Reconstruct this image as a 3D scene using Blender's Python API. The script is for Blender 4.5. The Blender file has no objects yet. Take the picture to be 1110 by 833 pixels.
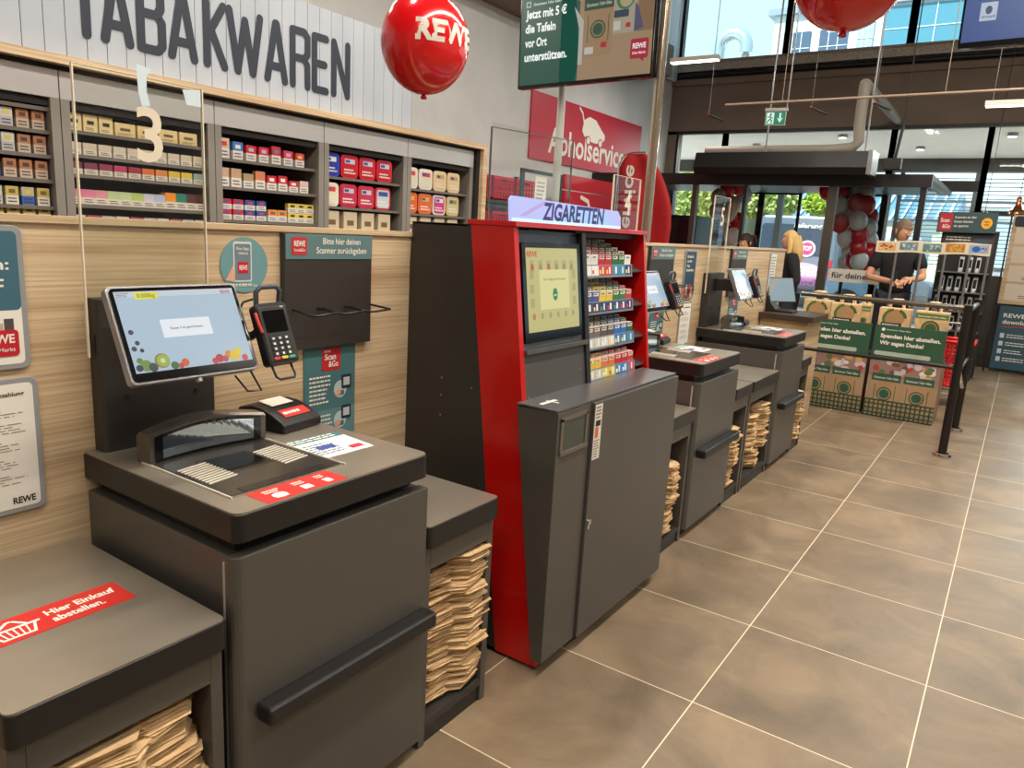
import bpy, bmesh, math, random
from mathutils import Vector, Matrix, Euler
random.seed(7)
SC = bpy.context.scene
COL = SC.collection
V = Vector
ORD = ['first','second','third','fourth','fifth','sixth','seventh','eighth','ninth','tenth','eleventh','twelfth','thirteenth','fourteenth','fifteenth','sixteenth','seventeenth','eighteenth','nineteenth','twentieth']
TENS = {20:'twenty',30:'thirty',40:'forty',50:'fifty'}
def nth(i):
    if i < 20: return ORD[i]
    n = i+1; t = n//10*10
    if n == t: return {20:'twentieth',30:'thirtieth',40:'fortieth',50:'fiftieth'}[t]
    return TENS[t]+'-'+ORD[n-t-1]
# ------------------------------------------------------------------ materials
def lin(c):
    r = []
    for v in c:
        v /= 255.0
        r.append(v/12.92 if v <= .04045 else ((v+.055)/1.055)**2.4)
    return (*r, 1.0)
_M = {}
def mat(name, rgb, rough=.5, metal=0.0, emis=0.0, spec=.5, noise=None, bump=0, coat=0, aniso=0):
    """rgb in sRGB 0-255; noise=(scale, rgb2, (sx,sy,sz)) mixes a second tone in object space"""
    if name in _M: return _M[name]
    m = bpy.data.materials.new(name); m.use_nodes = True
    nt = m.node_tree; b = nt.nodes['Principled BSDF']
    b.inputs['Base Color'].default_value = lin(rgb)
    b.inputs['Roughness'].default_value = rough
    b.inputs['Metallic'].default_value = metal
    b.inputs['Specular IOR Level'].default_value = spec
    b.inputs['Coat Weight'].default_value = coat
    if emis:
        b.inputs['Emission Color'].default_value = lin(rgb); b.inputs['Base Color'].default_value = (.01,.01,.01,1)
        b.inputs['Emission Strength'].default_value = emis
    if noise or bump:
        tc = nt.nodes.new('ShaderNodeTexCoord'); mp = nt.nodes.new('ShaderNodeMapping')
        nz = nt.nodes.new('ShaderNodeTexNoise')
        nt.links.new(tc.outputs['Object'], mp.inputs['Vector']); nt.links.new(mp.outputs[0], nz.inputs['Vector'])
        sc, rgb2, st = noise if noise else (60, rgb, (1,1,1))
        mp.inputs['Scale'].default_value = st
        nz.inputs['Scale'].default_value = sc; nz.inputs['Detail'].default_value = 4
        mx = nt.nodes.new('ShaderNodeMix'); mx.data_type = 'RGBA'
        rp = nt.nodes.new('ShaderNodeMapRange'); rp.inputs[1].default_value = .35; rp.inputs[2].default_value = .65
        nt.links.new(nz.outputs['Fac'], rp.inputs[0]); nt.links.new(rp.outputs[0], mx.inputs['Factor'])
        mx.inputs[6].default_value = lin(rgb); mx.inputs[7].default_value = lin(rgb2)
        nt.links.new(mx.outputs[2], b.inputs['Base Color'])
        if bump:
            bp = nt.nodes.new('ShaderNodeBump'); bp.inputs['Strength'].default_value = bump; bp.inputs['Distance'].default_value = .002
            nt.links.new(nz.outputs['Fac'], bp.inputs['Height']); nt.links.new(bp.outputs[0], b.inputs['Normal'])
    _M[name] = m
    return m
def paint(rgb, rough=.6):
    return mat('print_%d_%d_%d' % tuple(rgb), rgb, rough)
def glow(rgb, e):
    return mat('lit_%d_%d_%d_%d' % (*rgb, int(e*100)), rgb, .3, emis=e)
def glassy(name, tint=(255,255,255), gloss=.1, alpha=.94):
    if name in _M: return _M[name]
    m = bpy.data.materials.new(name); m.use_nodes = True
    nt = m.node_tree; nt.nodes.clear()
    o = nt.nodes.new('ShaderNodeOutputMaterial'); t = nt.nodes.new('ShaderNodeBsdfTransparent')
    g = nt.nodes.new('ShaderNodeBsdfGlossy'); mx = nt.nodes.new('ShaderNodeMixShader'); fr = nt.nodes.new('ShaderNodeFresnel')
    t.inputs[0].default_value = lin(tint); g.inputs['Roughness'].default_value = .03
    mu = nt.nodes.new('ShaderNodeMath'); mu.operation = 'MULTIPLY'; mu.inputs[1].default_value = gloss*10
    ge = nt.nodes.new('ShaderNodeNewGeometry'); iv = nt.nodes.new('ShaderNodeMath'); iv.operation = 'SUBTRACT'; iv.inputs[0].default_value = 1
    m2 = nt.nodes.new('ShaderNodeMath'); m2.operation = 'MULTIPLY'; nt.links.new(ge.outputs['Backfacing'], iv.inputs[1])
    nt.links.new(fr.outputs[0], mu.inputs[0]); nt.links.new(mu.outputs[0], m2.inputs[0]); nt.links.new(iv.outputs[0], m2.inputs[1]); nt.links.new(m2.outputs[0], mx.inputs[0])
    nt.links.new(t.outputs[0], mx.inputs[1]); nt.links.new(g.outputs[0], mx.inputs[2]); nt.links.new(mx.outputs[0], o.inputs[0])
    _M[name] = m
    return m
def wood_mat():
    m = bpy.data.materials.new('larch_wood'); m.use_nodes = True
    nt = m.node_tree; b = nt.nodes['Principled BSDF']; b.inputs['Roughness'].default_value = .5
    tc = nt.nodes.new('ShaderNodeTexCoord'); mp = nt.nodes.new('ShaderNodeMapping'); mp.inputs['Scale'].default_value = (1,.35,7)
    n1 = nt.nodes.new('ShaderNodeTexNoise'); n1.inputs['Scale'].default_value = 2.6; n1.inputs['Detail'].default_value = 6; n1.inputs['Distortion'].default_value = .15
    mp2 = nt.nodes.new('ShaderNodeMapping'); mp2.inputs['Scale'].default_value = (1,.5,34)
    n2 = nt.nodes.new('ShaderNodeTexNoise'); n2.inputs['Scale'].default_value = 5; n2.inputs['Detail'].default_value = 3
    for a,c in ((mp,n1),(mp2,n2)):
        nt.links.new(tc.outputs['Object'], a.inputs[0]); nt.links.new(a.outputs[0], c.inputs['Vector'])
    r1 = nt.nodes.new('ShaderNodeValToRGB'); nt.links.new(n1.outputs['Fac'], r1.inputs[0])
    r1.color_ramp.elements[0].position = .3; r1.color_ramp.elements[0].color = lin((192,163,124))
    r1.color_ramp.elements[1].position = .62; r1.color_ramp.elements[1].color = lin((222,198,162))
    r2 = nt.nodes.new('ShaderNodeValToRGB'); nt.links.new(n2.outputs['Fac'], r2.inputs[0])
    r2.color_ramp.elements[0].position = .35; r2.color_ramp.elements[0].color = lin((206,190,172))
    r2.color_ramp.elements[1].position = .6; r2.color_ramp.elements[1].color = (1,1,1,1)
    mx = nt.nodes.new('ShaderNodeMix'); mx.data_type = 'RGBA'; mx.blend_type = 'MULTIPLY'; mx.inputs['Factor'].default_value = .6
    nt.links.new(r1.outputs[0], mx.inputs[6]); nt.links.new(r2.outputs[0], mx.inputs[7]); nt.links.new(mx.outputs[2], b.inputs['Base Color'])
    return m
def floor_mat():
    m = bpy.data.materials.new('stone_tiles'); m.use_nodes = True
    nt = m.node_tree; b = nt.nodes['Principled BSDF']; N = nt.nodes.new; L = nt.links.new
    tc = N('ShaderNodeTexCoord'); sp = N('ShaderNodeSeparateXYZ'); L(tc.outputs['Object'], sp.inputs[0])
    def mth(op, a, bb=None):
        n = N('ShaderNodeMath'); n.operation = op
        for i, v in enumerate((a, bb)):
            if v is None: continue
            if isinstance(v, (int, float)): n.inputs[i].default_value = v
            else: L(v, n.inputs[i])
        return n.outputs[0]
    fs = []; ids = []
    for ax, size in (('X', .6), ('Y', .6041)):
        q = mth('DIVIDE', sp.outputs[ax], size)
        fr = mth('FRACT', q); ids.append(mth('FLOOR', q))
        d = mth('MINIMUM', fr, mth('SUBTRACT', 1.0, fr))
        fs.append(mth('LESS_THAN', d, .0032))
    g = mth('MAXIMUM', fs[0], fs[1])
    cb = N('ShaderNodeCombineXYZ'); L(ids[0], cb.inputs[0]); L(ids[1], cb.inputs[1])
    wn = N('ShaderNodeTexWhiteNoise'); wn.noise_dimensions = '3D'; L(cb.outputs[0], wn.inputs['Vector'])
    ad = N('ShaderNodeVectorMath'); ad.operation = 'MULTIPLY_ADD'; L(wn.outputs['Color'], ad.inputs[0]); ad.inputs[1].default_value = (7,7,7); L(tc.outputs['Object'], ad.inputs[2])
    n1 = N('ShaderNodeTexNoise'); n1.inputs['Scale'].default_value = 3.0; n1.inputs['Detail'].default_value = 7; n1.inputs['Roughness'].default_value = .62; n1.inputs['Distortion'].default_value = .5
    L(ad.outputs[0], n1.inputs['Vector'])
    r = N('ShaderNodeValToRGB'); L(n1.outputs['Fac'], r.inputs[0])
    e = r.color_ramp.elements
    e[0].position = .3; e[0].color = lin((103,89,72)); e[1].position = .7; e[1].color = lin((147,126,100))
    x = e.new(.5); x.color = lin((125,107,85))
    mx = N('ShaderNodeMix'); mx.data_type = 'RGBA'; L(g, mx.inputs['Factor']); L(r.outputs[0], mx.inputs[6]); mx.inputs[7].default_value = lin((226,212,180))
    L(mx.outputs[2], b.inputs['Base Color'])
    rr = N('ShaderNodeMapRange'); L(n1.outputs['Fac'], rr.inputs[0]); rr.inputs[3].default_value = .34; rr.inputs[4].default_value = .5
    L(rr.outputs[0], b.inputs['Roughness'])
    return m
WOOD = wood_mat()
GREY = mat('powder_coated_anthracite', (91,88,83), .36, .35)
DGREY = mat('dark_anthracite', (58,54,50), .5, .2)
BLACK = mat('black_plastic', (26,25,25), .45)
GLOSSBLACK = mat('gloss_black', (12,12,13), .12)
EDGE = mat('black_worktop_edge', (24,23,23), .38)
STEEL = mat('brushed_steel_worktop', (186,176,160), .34, .7, noise=(4,(172,162,148),(1,1,1)))
CHROME = mat('chrome', (210,210,208), .12, 1)
METAL = mat('grey_metal', (150,150,150), .35, .8)
RED = mat('machine_red', (196,16,12), .3, coat=.3)
DARKIN = mat('dark_interior', (28,24,21), .8)
KRAFT = mat('kraft_paper', (226,192,144), .8, noise=(25,(206,170,122),(1,1,1)))
KRAFT2 = mat('kraft_paper_edge', (240,212,168), .8, noise=(30,(210,176,130),(1,1,3)))
WHITE = mat('white_plastic', (232,230,224), .5)
PAPER = mat('white_paper', (238,234,222), .7)
ACRYL = glassy('clear_acrylic', (250,251,249), .08)
ACRYLEDGE = mat('acrylic_edge', (232,222,200), .3)
WINGLASS = glassy('window_glass', (240,248,250), .07)
# ------------------------------------------------------------------ objects
ORG = {}
def thing(name, label, cat, loc=(0,0,0), group=None):
    o = bpy.data.objects.new(name, None); COL.objects.link(o); o.empty_display_size = .1
    o.location = loc; o['label'] = label; o['category'] = cat
    if group: o['group'] = group
    ORG[o.name] = V(loc)
    return o
def tag(o, label, cat, group=None, kind=None):
    o['label'] = label; o['category'] = cat
    if group: o['group'] = group
    if kind: o['kind'] = kind
    return o
class MB:
    def __init__(s, m=None):
        s.v = []; s.f = []; s.mi = []; s.ms = []; s.sm = []; s.cur = m; s.T = None; s.smooth = False
    def use(s, m): s.cur = m; return s
    def _add(s, vs, fs, smooth=None):
        n = len(s.v)
        if s.T is not None: vs = [s.T @ V(a) for a in vs]
        s.v += [tuple(a) for a in vs]
        if s.cur not in s.ms: s.ms.append(s.cur)
        k = s.ms.index(s.cur)
        for f in fs:
            s.f.append([n+i for i in f]); s.mi.append(k); s.sm.append(s.smooth if smooth is None else smooth)
        return s
    def box(s, x0, x1, y0, y1, z0, z1):
        x0,x1 = sorted((x0,x1)); y0,y1 = sorted((y0,y1)); z0,z1 = sorted((z0,z1))
        return s._add([(x0,y0,z0),(x1,y0,z0),(x1,y1,z0),(x0,y1,z0),(x0,y0,z1),(x1,y0,z1),(x1,y1,z1),(x0,y1,z1)],
            [(0,3,2,1),(4,5,6,7),(0,1,5,4),(1,2,6,5),(2,3,7,6),(3,0,4,7)])
    def prism(s, pts, a, b):
        """pts: 3D polygon; extruded from offset vector a to offset vector b"""
        a = V(a); b = V(b); n = len(pts)
        vs = [V(p)+a for p in pts]+[V(p)+b for p in pts]
        return s._add(vs, [tuple(range(n-1,-1,-1)), tuple(range(n,2*n))]+[(i,(i+1)%n,n+(i+1)%n,n+i) for i in range(n)])
    def cyl(s, p0, p1, r, n=16, r1=None, caps=True):
        p0 = V(p0); p1 = V(p1); r1 = r if r1 is None else r1
        d = (p1-p0).normalized(); a = d.orthogonal().normalized(); b = d.cross(a)
        vs = []
        for p, q in ((p0,r),(p1,r1)):
            vs += [p+(a*math.cos(t)+b*math.sin(t))*q for t in [2*math.pi*i/n for i in range(n)]]
        s._add(vs, [(i,(i+1)%n,n+(i+1)%n,n+i) for i in range(n)], True)
        if caps: s._add(vs, [tuple(range(n-1,-1,-1)), tuple(range(n,2*n))], False)
        return s
    def tube(s, path, r, n=8, closed=False):
        path = [V(p) for p in path]; rings = []; up = None
        m = len(path)
        for i, p in enumerate(path):
            if closed: d = path[(i+1)%m]-path[i-1]
            else: d = path[min(i+1,m-1)]-path[max(i-1,0)]
            d.normalize()
            if up is None: up = d.orthogonal().normalized()
            up = (up-d*up.dot(d)).normalized(); w = d.cross(up)
            rings.append([p+(up*math.cos(2*math.pi*k/n)+w*math.sin(2*math.pi*k/n))*(r(i) if callable(r) else r) for k in range(n)])
        vs = [v for rg in rings for v in rg]; fs = []
        for i in range(m if closed else m-1):
            j = (i+1)%m
            fs += [(i*n+k, i*n+(k+1)%n, j*n+(k+1)%n, j*n+k) for k in range(n)]
        s._add(vs, fs, True)
        if not closed: s._add(vs, [tuple(range(n-1,-1,-1)), tuple(range((m-1)*n,m*n))], False)
        return s
    def lathe(s, c, prof, n=24, axis=(0,0,1)):
        """prof: [(radius, height)] about axis through c"""
        c = V(c); d = V(axis).normalized(); a = d.orthogonal().normalized(); b = d.cross(a); vs = []
        for r, h in prof:
            vs += [c+d*h+(a*math.cos(t)+b*math.sin(t))*max(r,1e-5) for t in [2*math.pi*i/n for i in range(n)]]
        fs = []
        for j in range(len(prof)-1):
            fs += [(j*n+i, j*n+(i+1)%n, (j+1)*n+(i+1)%n, (j+1)*n+i) for i in range(n)]
        return s._add(vs, fs, True)
    def ball(s, c, r, n=20, m=12):
        r = r if isinstance(r, (tuple, list)) else (r,r,r); c = V(c)
        vs = []
        for j in range(m+1):
            t = math.pi*j/m
            for i in range(n):
                p = 2*math.pi*i/n
                vs.append(c+V((r[0]*math.sin(t)*math.cos(p), r[1]*math.sin(t)*math.sin(p), -r[2]*math.cos(t))))
        fs = [(j*n+i, j*n+(i+1)%n, (j+1)*n+(i+1)%n, (j+1)*n+i) for j in range(m) for i in range(n)]
        return s._add(vs, fs, True)
    def obj(s, name, parent=None, bevel=0, seg=2, loc=None):
        me = bpy.data.meshes.new(name)
        org = ORG.get(parent.name, V((0,0,0))) if parent else (V(loc) if loc else V((0,0,0)))
        me.from_pydata([tuple(V(a)-org) for a in s.v], [], s.f)
        for m in s.ms: me.materials.append(m)
        for i, p in enumerate(me.polygons):
            p.material_index = s.mi[i]; p.use_smooth = s.sm[i]
        me.validate(); 
        bm = bmesh.new(); bm.from_mesh(me); bmesh.ops.recalc_face_normals(bm, faces=bm.faces); bm.to_mesh(me); bm.free()
        o = bpy.data.objects.new(name, me); COL.objects.link(o)
        if parent: o.parent = parent
        elif loc: o.location = loc
        ORG[o.name] = org
        if bevel:
            b = o.modifiers.new('bevel', 'BEVEL'); b.width = bevel; b.segments = seg; b.limit_method = 'ANGLE'; b.angle_limit = math.radians(40)
            b.harden_normals = False
        return o
def struct(name, mb, bevel=0):
    o = mb.obj(name, bevel=bevel); o['kind'] = 'structure'; return o
def copy_tree(o, loc, parent=None):
    c = o.copy(); COL.objects.link(c)
    if parent is None: c.location = loc
    else: c.parent = parent
    for ch in list(o.children): copy_tree(ch, None, c)
    return c
# ------------------------------------------------------------------ flat print work: a frame with origin, right and up vectors
_fontcache = {}
def text_geo(s, bold=0.0):
    k = (s, bold)
    if k in _fontcache: return _fontcache[k]
    cu = bpy.data.curves.new('t', 'FONT'); cu.body = s; cu.size = 1; cu.offset = bold; cu.resolution_u = 3; cu.fill_mode = 'FRONT'
    ob = bpy.data.objects.new('t', cu); COL.objects.link(ob)
    dg = bpy.context.evaluated_depsgraph_get(); dg.update()
    me = bpy.data.meshes.new_from_object(ob.evaluated_get(dg))
    vs = [v.co.copy() for v in me.vertices]; fs = [tuple(p.vertices) for p in me.polygons]
    bpy.data.objects.remove(ob); bpy.data.curves.remove(cu); bpy.data.meshes.remove(me)
    x0 = min(v.x for v in vs); x1 = max(v.x for v in vs)
    _fontcache[k] = ([(v.x-x0, v.y) for v in vs], fs, x1-x0)
    return _fontcache[k]
class Fr:
    """flat frame: u to the right, v upwards, n out of the surface"""
    def __init__(s, o, r, u):
        s.o = V(o); s.r = V(r).normalized(); s.u = V(u).normalized(); s.n = s.r.cross(s.u).normalized()
    def p(s, u, v, d=0): return s.o+s.r*u+s.u*v+s.n*d
    def rect(s, mb, u0, v0, u1, v1, m, d0=0, d1=.001):
        mb.use(m); return mb.prism([s.p(u0,v0),s.p(u1,v0),s.p(u1,v1),s.p(u0,v1)], s.n*d0, s.n*d1)
    def poly(s, mb, pts, m, d0=0, d1=.001):
        mb.use(m); return mb.prism([s.p(*q) for q in pts], s.n*d0, s.n*d1)
    def rrect(s, mb, u0, v0, u1, v1, rad, m, d0=0, d1=.001, k=5):
        pts = []
        for cx, cy, a in ((u1-rad,v0+rad,-90),(u1-rad,v1-rad,0),(u0+rad,v1-rad,90),(u0+rad,v0+rad,180)):
            for i in range(k+1):
                t = math.radians(a+90*i/k); pts.append((cx+rad*math.cos(t), cy+rad*math.sin(t)))
        return s.poly(mb, pts, m, d0, d1)
    def disc(s, mb, u, v, ru, rv, m, d0=0, d1=.001, n=24):
        return s.poly(mb, [(u+ru*math.cos(2*math.pi*i/n), v+rv*math.sin(2*math.pi*i/n)) for i in range(n)], m, d0, d1)
    def ring(s, mb, u, v, r, w, m, d=.0015, n=24, a0=0, a1=360):
        mb.use(m); vs = []; 
        k = n if a1-a0 < 360 else n
        for i in range(k+1):
            t = math.radians(a0+(a1-a0)*i/k)
            for q in (r-w, r): vs.append(s.p(u+q*math.cos(t), v+q*math.sin(t), d))
        mb._add(vs, [(2*i,2*i+1,2*i+3,2*i+2) for i in range(k)])
    def stroke(s, mb, pts, w, m, d=.0015):
        mb.use(m); Fr.k = (getattr(Fr,'k',0)+1) % 40; d += Fr.k*1.2e-5
        for (a,b),(c,e) in zip(pts, pts[1:]):
            d += 2e-6
            L = math.hypot(c-a, e-b); nx = -(e-b)/L*w/2; ny = (c-a)/L*w/2
            mb._add([s.p(a+nx,b+ny,d),s.p(c+nx,e+ny,d),s.p(c-nx,e-ny,d),s.p(a-nx,b-ny,d)], [(0,1,2,3)])
        for a, b in pts:
            d += 2e-6
            mb._add([s.p(a+w/2*math.cos(t), b+w/2*math.sin(t), d) for t in [i*math.pi/6 for i in range(12)]], [tuple(range(12))])
    def text(s, mb, t, u, v, h, m, w=None, d=.002, bold=0.0, align='l'):
        """h: cap height; w: total width it is squeezed to"""
        vs, fs, W = text_geo(t, bold)
        sy = h/.7; sx = (w/W) if w else sy
        if align == 'c': u -= W*sx/2
        if align == 'r': u -= W*sx
        mb.use(m)
        mb._add([s.p(u+x*sx, v+y*sy, d) for x, y in vs], fs)
    def lines(s, mb, u0, v0, u1, v1, n, m, d=.0015, fill=.45, seed=1):
        """tiny print too small to read: rows of word-sized bars"""
        rnd = random.Random(seed); dv = (v1-v0)/n
        for i in range(n):
            y = v1-dv*(i+.75); u = u0; end = u1-(u1-u0)*rnd.random()*.3
            while u < end:
                w = (u1-u0)*(.06+.12*rnd.random()); e = min(u+w, end)
                mb.use(m); mb._add([s.p(u,y,d),s.p(e,y,d),s.p(e,y+dv*fill,d),s.p(u,y+dv*fill,d)], [(0,1,2,3)])
                u = e+(u1-u0)*.03
def logo(fr, mb, u, v, h, bg=(204,7,30), fg=PAPER, w=None, sub=None, d=.001):
    w = w or h*1.9
    fr.rrect(mb, u, v, u+w, v+h, h*.12, paint(bg), 0, d)
    if sub:
        fr.text(mb, 'REWE', u+w/2, v+h*.5, h*.3, fg, w*.72, d+.001, .03, 'c')
        fr.text(mb, sub, u+w/2, v+h*.2, h*.17, fg, w*.72, d+.001, .01, 'c')
    else:
        fr.text(mb, 'REWE', u+w/2, v+h*.3, h*.42, fg, w*.78, d+.001, .03, 'c')
WX = -1.09  # face of the low wooden wall
# ================================================================== the room
GW = mat('grey_painted_wall', (208,208,207), .8, noise=(3,(200,200,199),(1,1,1)))
BROWNW = mat('brown_grey_fascia', (128,112,98), .7, noise=(2,(118,104,92),(1,1,1)))
DFRAME = mat('dark_window_frame', (34,32,31), .4, .3)
struct('floor', MB(floor_mat()).box(-7,7,-7,9.75,-.1,0))
CEIL = mat('ceiling_paint', (150,140,128), .9)
struct('ceiling', MB(CEIL).box(-7,7,-7,9.75,5.6,5.7))
struct('wall_left', MB(GW).box(-4.62,-4.5,-7,9.7,0,5.6))
struct('wall_right', MB(GW).box(6.5,6.6,-7,9.7,0,5.6))
struct('wall_back', MB(mat('shop_back_wall', (170,160,146), .8)).box(-4.5,6.5,-7,-6.9,0,5.6))
struct('trim_1', MB(BROWNW).box(-4.5,-4.1,-7,8.7,3.78,4.2))          # soffit duct along the grey wall
struct('trim_2', MB(mat('pale_side_reveal', (206,216,226), .6)).box(-4.5,-4.44,8.7,9.7,3.9,5.6))
# low wooden wall between the checkouts and the tobacco aisle
struct('wall_low', MB(WOOD).box(-1.17,WX,-3.2,4.62,0,1.395).use(WOOD).box(-1.178,WX+.008,-3.2,4.628,1.395,1.41))
# front facade
YF = 9.7
f = MB(BROWNW)
f.box(-4.5,6.5,YF,YF+.25,3.15,3.9)
f.box(-4.5,6.5,YF-.04,YF,3.84,3.93)
f.box(-4.62,-4.35,YF-.02,YF+.25,0,3.2)
struct('wall_front', f)
struct('trim_3', MB(mat('black_gap', (20,19,18), .6)).box(-4.5,6.5,YF,YF+.3,3.93,4.05))
PERF = mat('perforated_steel', (206,200,190), .5, .1, noise=(60,(150,144,136),(1,1,1)))
struct('trim_4', MB(PERF).box(-4.5,6.5,YF-.03,YF+.3,4.05,4.165).use(mat('sill_cap',(158,142,126),.5)).box(-4.5,6.5,YF-.05,YF+.3,4.165,4.20))
struct('trim_5', MB(DFRAME).box(-4.5,6.5,YF-.02,YF+.08,3.1,3.15))
MESHP = MB(mat('black_pipe', (30,29,30), .4)); MESHP.cyl((-4.4,YF-.02,3.985),(6.4,YF-.02,3.985),.03,12); struct('trim_6', MESHP)
# upper windows
k = 1
for x0, x1 in ((-4.44,-2.78),(-2.78,-1.13),(-1.13,.55),(.55,2.3),(2.3,4.2)):
    w = bpy.data.objects.new('window_%d'%k, None); COL.objects.link(w); w['kind'] = 'structure'; ORG[w.name] = V((0,0,0))
    fm = MB(DFRAME); t = .045
    fm.box(x0-t,x0+t,YF,YF+.1,4.2,5.6).box(x1-t,x1+t,YF,YF+.1,4.2,5.6).box(x0,x1,YF,YF+.1,5.52,5.6)
    fm.obj('window_frame', w); MB(WINGLASS).box(x0,x1,YF+.045,YF+.055,4.2,5.55).obj('pane', w); k += 1
# lower glazing with doors
for i, (x0, x1, z1) in enumerate(((-4.35,-3.55,3.1),(-3.55,-1.15,3.1),(-1.15,.0,3.1),(.0,1.9,3.1),(1.9,4.2,3.1),(4.2,6.5,3.1))):
    w = bpy.data.objects.new('window_%d'%k, None); COL.objects.link(w); w['kind'] = 'structure'; ORG[w.name] = V((0,0,0))
    fm = MB(DFRAME); t = .035
    fm.box(x0-t,x0+t,YF,YF+.1,0,3.12).box(x1-t,x1+t,YF,YF+.1,0,3.12)
    if i in (1,2): fm.box(x0,x1,YF,YF+.1,2.28,2.42)
    elif i > 2: fm.box(x0,x1,YF,YF+.1,1.98,2.04)
    fm.obj('window_frame', w); MB(WINGLASS).box(x0,x1,YF+.045,YF+.055,.02,3.1).obj('pane', w); k += 1
# entrance doors: four sliding leaves in the front opening
k = 1
for x0, x1 in ((-3.45,-2.9),(-2.9,-2.3),(-1.6,-1.15)):
    w = bpy.data.objects.new('door_%d'%k, None); COL.objects.link(w); w['kind'] = 'structure'; ORG[w.name] = V((0,0,0))
    t = .03
    MB(DFRAME).box(x0,x0+t*1.5,YF+.12,YF+.16,0,2.28).box(x1-t*1.5,x1,YF+.12,YF+.16,0,2.28).box(x0,x1,YF+.12,YF+.16,2.2,2.28).box(x0,x1,YF+.12,YF+.16,0,.12).obj('door_frame', w)
    MB(WINGLASS).box(x0,x1,YF+.137,YF+.143,.1,2.2).obj('pane', w); k += 1
# dark lower panels of the front on the right side and low plinth
struct('baseboard_front', MB(DGREY).box(.0,6.5,YF-.2,YF,0,.12))
struct('wall_front_parapet', MB(mat('dark_parapet', (64,58,54), .6)).box(.02,6.5,YF-.03,YF+.02,.1,1.2))
# vestibule (entrance porch inside the shop)
VY = 7.3
v = MB(DFRAME)
v.box(-4.5,-.33,VY-.06,VY+.06,2.14,2.28)
v.box(-4.5,-.33,VY+.06,YF,2.22,2.28)
struct('trim_7', v)
BR = mat('bronze_post', (92,84,76), .35, .5)
for i, (x, w_, m) in enumerate(((-3.0,.06,BR),(-1.33,.1,BR),(-.4,.06,DFRAME),(-2.35,.04,DFRAME))):
    struct('trim_%d'%(8+i), MB(m).box(x-w_/2,x+w_/2,VY-.04,VY+.04,0,2.14))
k = 20
for x0, x1 in ((-4.4,-3.03),(-1.28,-.43)):
    o = MB(WINGLASS).box(x0,x1,VY-.005,VY+.005,.05,2.14).obj('window_%d'%k); o['kind'] = 'structure'; k += 1
o = MB(WINGLASS).box(-.405,-.395,VY+.05,YF-.05,.05,2.2).obj('window_%d'%k); o['kind'] = 'structure'
# glass film sign on the vestibule pane: "für dein" panel
fs = MB(); fr = Fr((-1.25,VY-.012,1.06), (1,0,0), (0,0,1))
fr.rect(fs, 0,0,.72,.15, paint((206,200,190)), 0,.003); fr.text(fs, 'für deinen Tag', .03,.045,.065, paint((40,44,60)), .62, .005, .02)
tag(fs.obj('glass_sign'), 'pale strip sign with dark words beginning für dein on the entrance glass', 'sign')
# ================================================================== camera
q = (799.0, -.592546558, .205509214, .0574782395)
cyw, syw, cp, sp_ = math.cos(q[1]), math.sin(q[1]), math.cos(q[2]), math.sin(q[2])
fwd = V((syw*cp, cyw*cp, -sp_)); s0 = V((cyw,-syw,0)); u0 = s0.cross(fwd)
cr, sr = math.cos(q[3]), math.sin(q[3])
rgt = s0*cr+u0*sr; upv = -s0*sr+u0*cr
cam = bpy.data.cameras.new('camera'); co = bpy.data.objects.new('camera', cam); COL.objects.link(co)
cam.sensor_width = 36; cam.lens = 799.0/1110*36; cam.clip_start = .05; cam.clip_end = 200
CP = V((1.07905713*.6, -3.48588176*.6, 2.39250494*.6))
M4 = Matrix((( rgt.x, upv.x, -fwd.x, CP.x),(rgt.y, upv.y, -fwd.y, CP.y),(rgt.z, upv.z, -fwd.z, CP.z),(0,0,0,1)))
co.matrix_world = M4; SC.camera = co
# ================================================================== light
W = bpy.data.worlds.new('sky'); SC.world = W; W.use_nodes = True
bg = W.node_tree.nodes['Background']; bg.inputs[0].default_value = (.68,.88,.95,1); bg.inputs[1].default_value = 1.4
sun = bpy.data.lights.new('sun', 'SUN'); sun.energy = 9; sun.angle = .02; sun.color = (1,.95,.86)
so = bpy.data.objects.new('sun', sun); COL.objects.link(so); so.rotation_euler = Euler((math.radians(38), math.radians(-18), 0))
TUBE = mat('lamp_diffuser', (255,240,208), .4, emis=7)
def lamp(cx, cy, z, length, along, label, power=0, w=.09, vis=True):
    t = thing('ceiling_lamp', label, 'lamp', (cx,cy,z))
    dx, dy = (length/2, w/2) if along == 'x' else (w/2, length/2)
    MB(WHITE).box(cx-dx,cx+dx,cy-dy,cy+dy,z,z+.05).obj('housing', t, .004)
    MB(TUBE).box(cx-dx+.01,cx+dx-.01,cy-dy+.008,cy+dy-.008,z-.012,z).obj('diffuser', t)
    c = MB(METAL)
    for s in (-.8,.8):
        px, py = (cx+dx*s, cy) if along == 'x' else (cx, cy+dy*s)
        c.cyl((px,py,z+.05),(px,py,5.6),.003,6)
    c.obj('cable', t)
    if power:
        l = bpy.data.lights.new('lamp_light', 'AREA'); l.shape = 'RECTANGLE'; l.size = length if along == 'x' else w*3; l.size_y = w*3 if along == 'x' else length
        l.energy = power; l.color = (1,.92,.82)
        lo = bpy.data.objects.new('lamp_light', l); COL.objects.link(lo); lo.location = (cx,cy,z-.03)
    return t
lamp(.36,7.0,2.92,.62,'x','slim white linear lamp hanging over the poster stand by the front windows',20,.06)
lamp(-3.15,7.2,3.62,.62,'x','short linear lamp hanging high beside the chrome pole near the entrance',20,.1)
PW = 72
names = ['over the nearest checkout','over the cigarette machine','over the middle checkout','over the far checkout','over the aisle by the machine','over the aisle by the donation baskets','over the tobacco shelves','behind the photographer']
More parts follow.
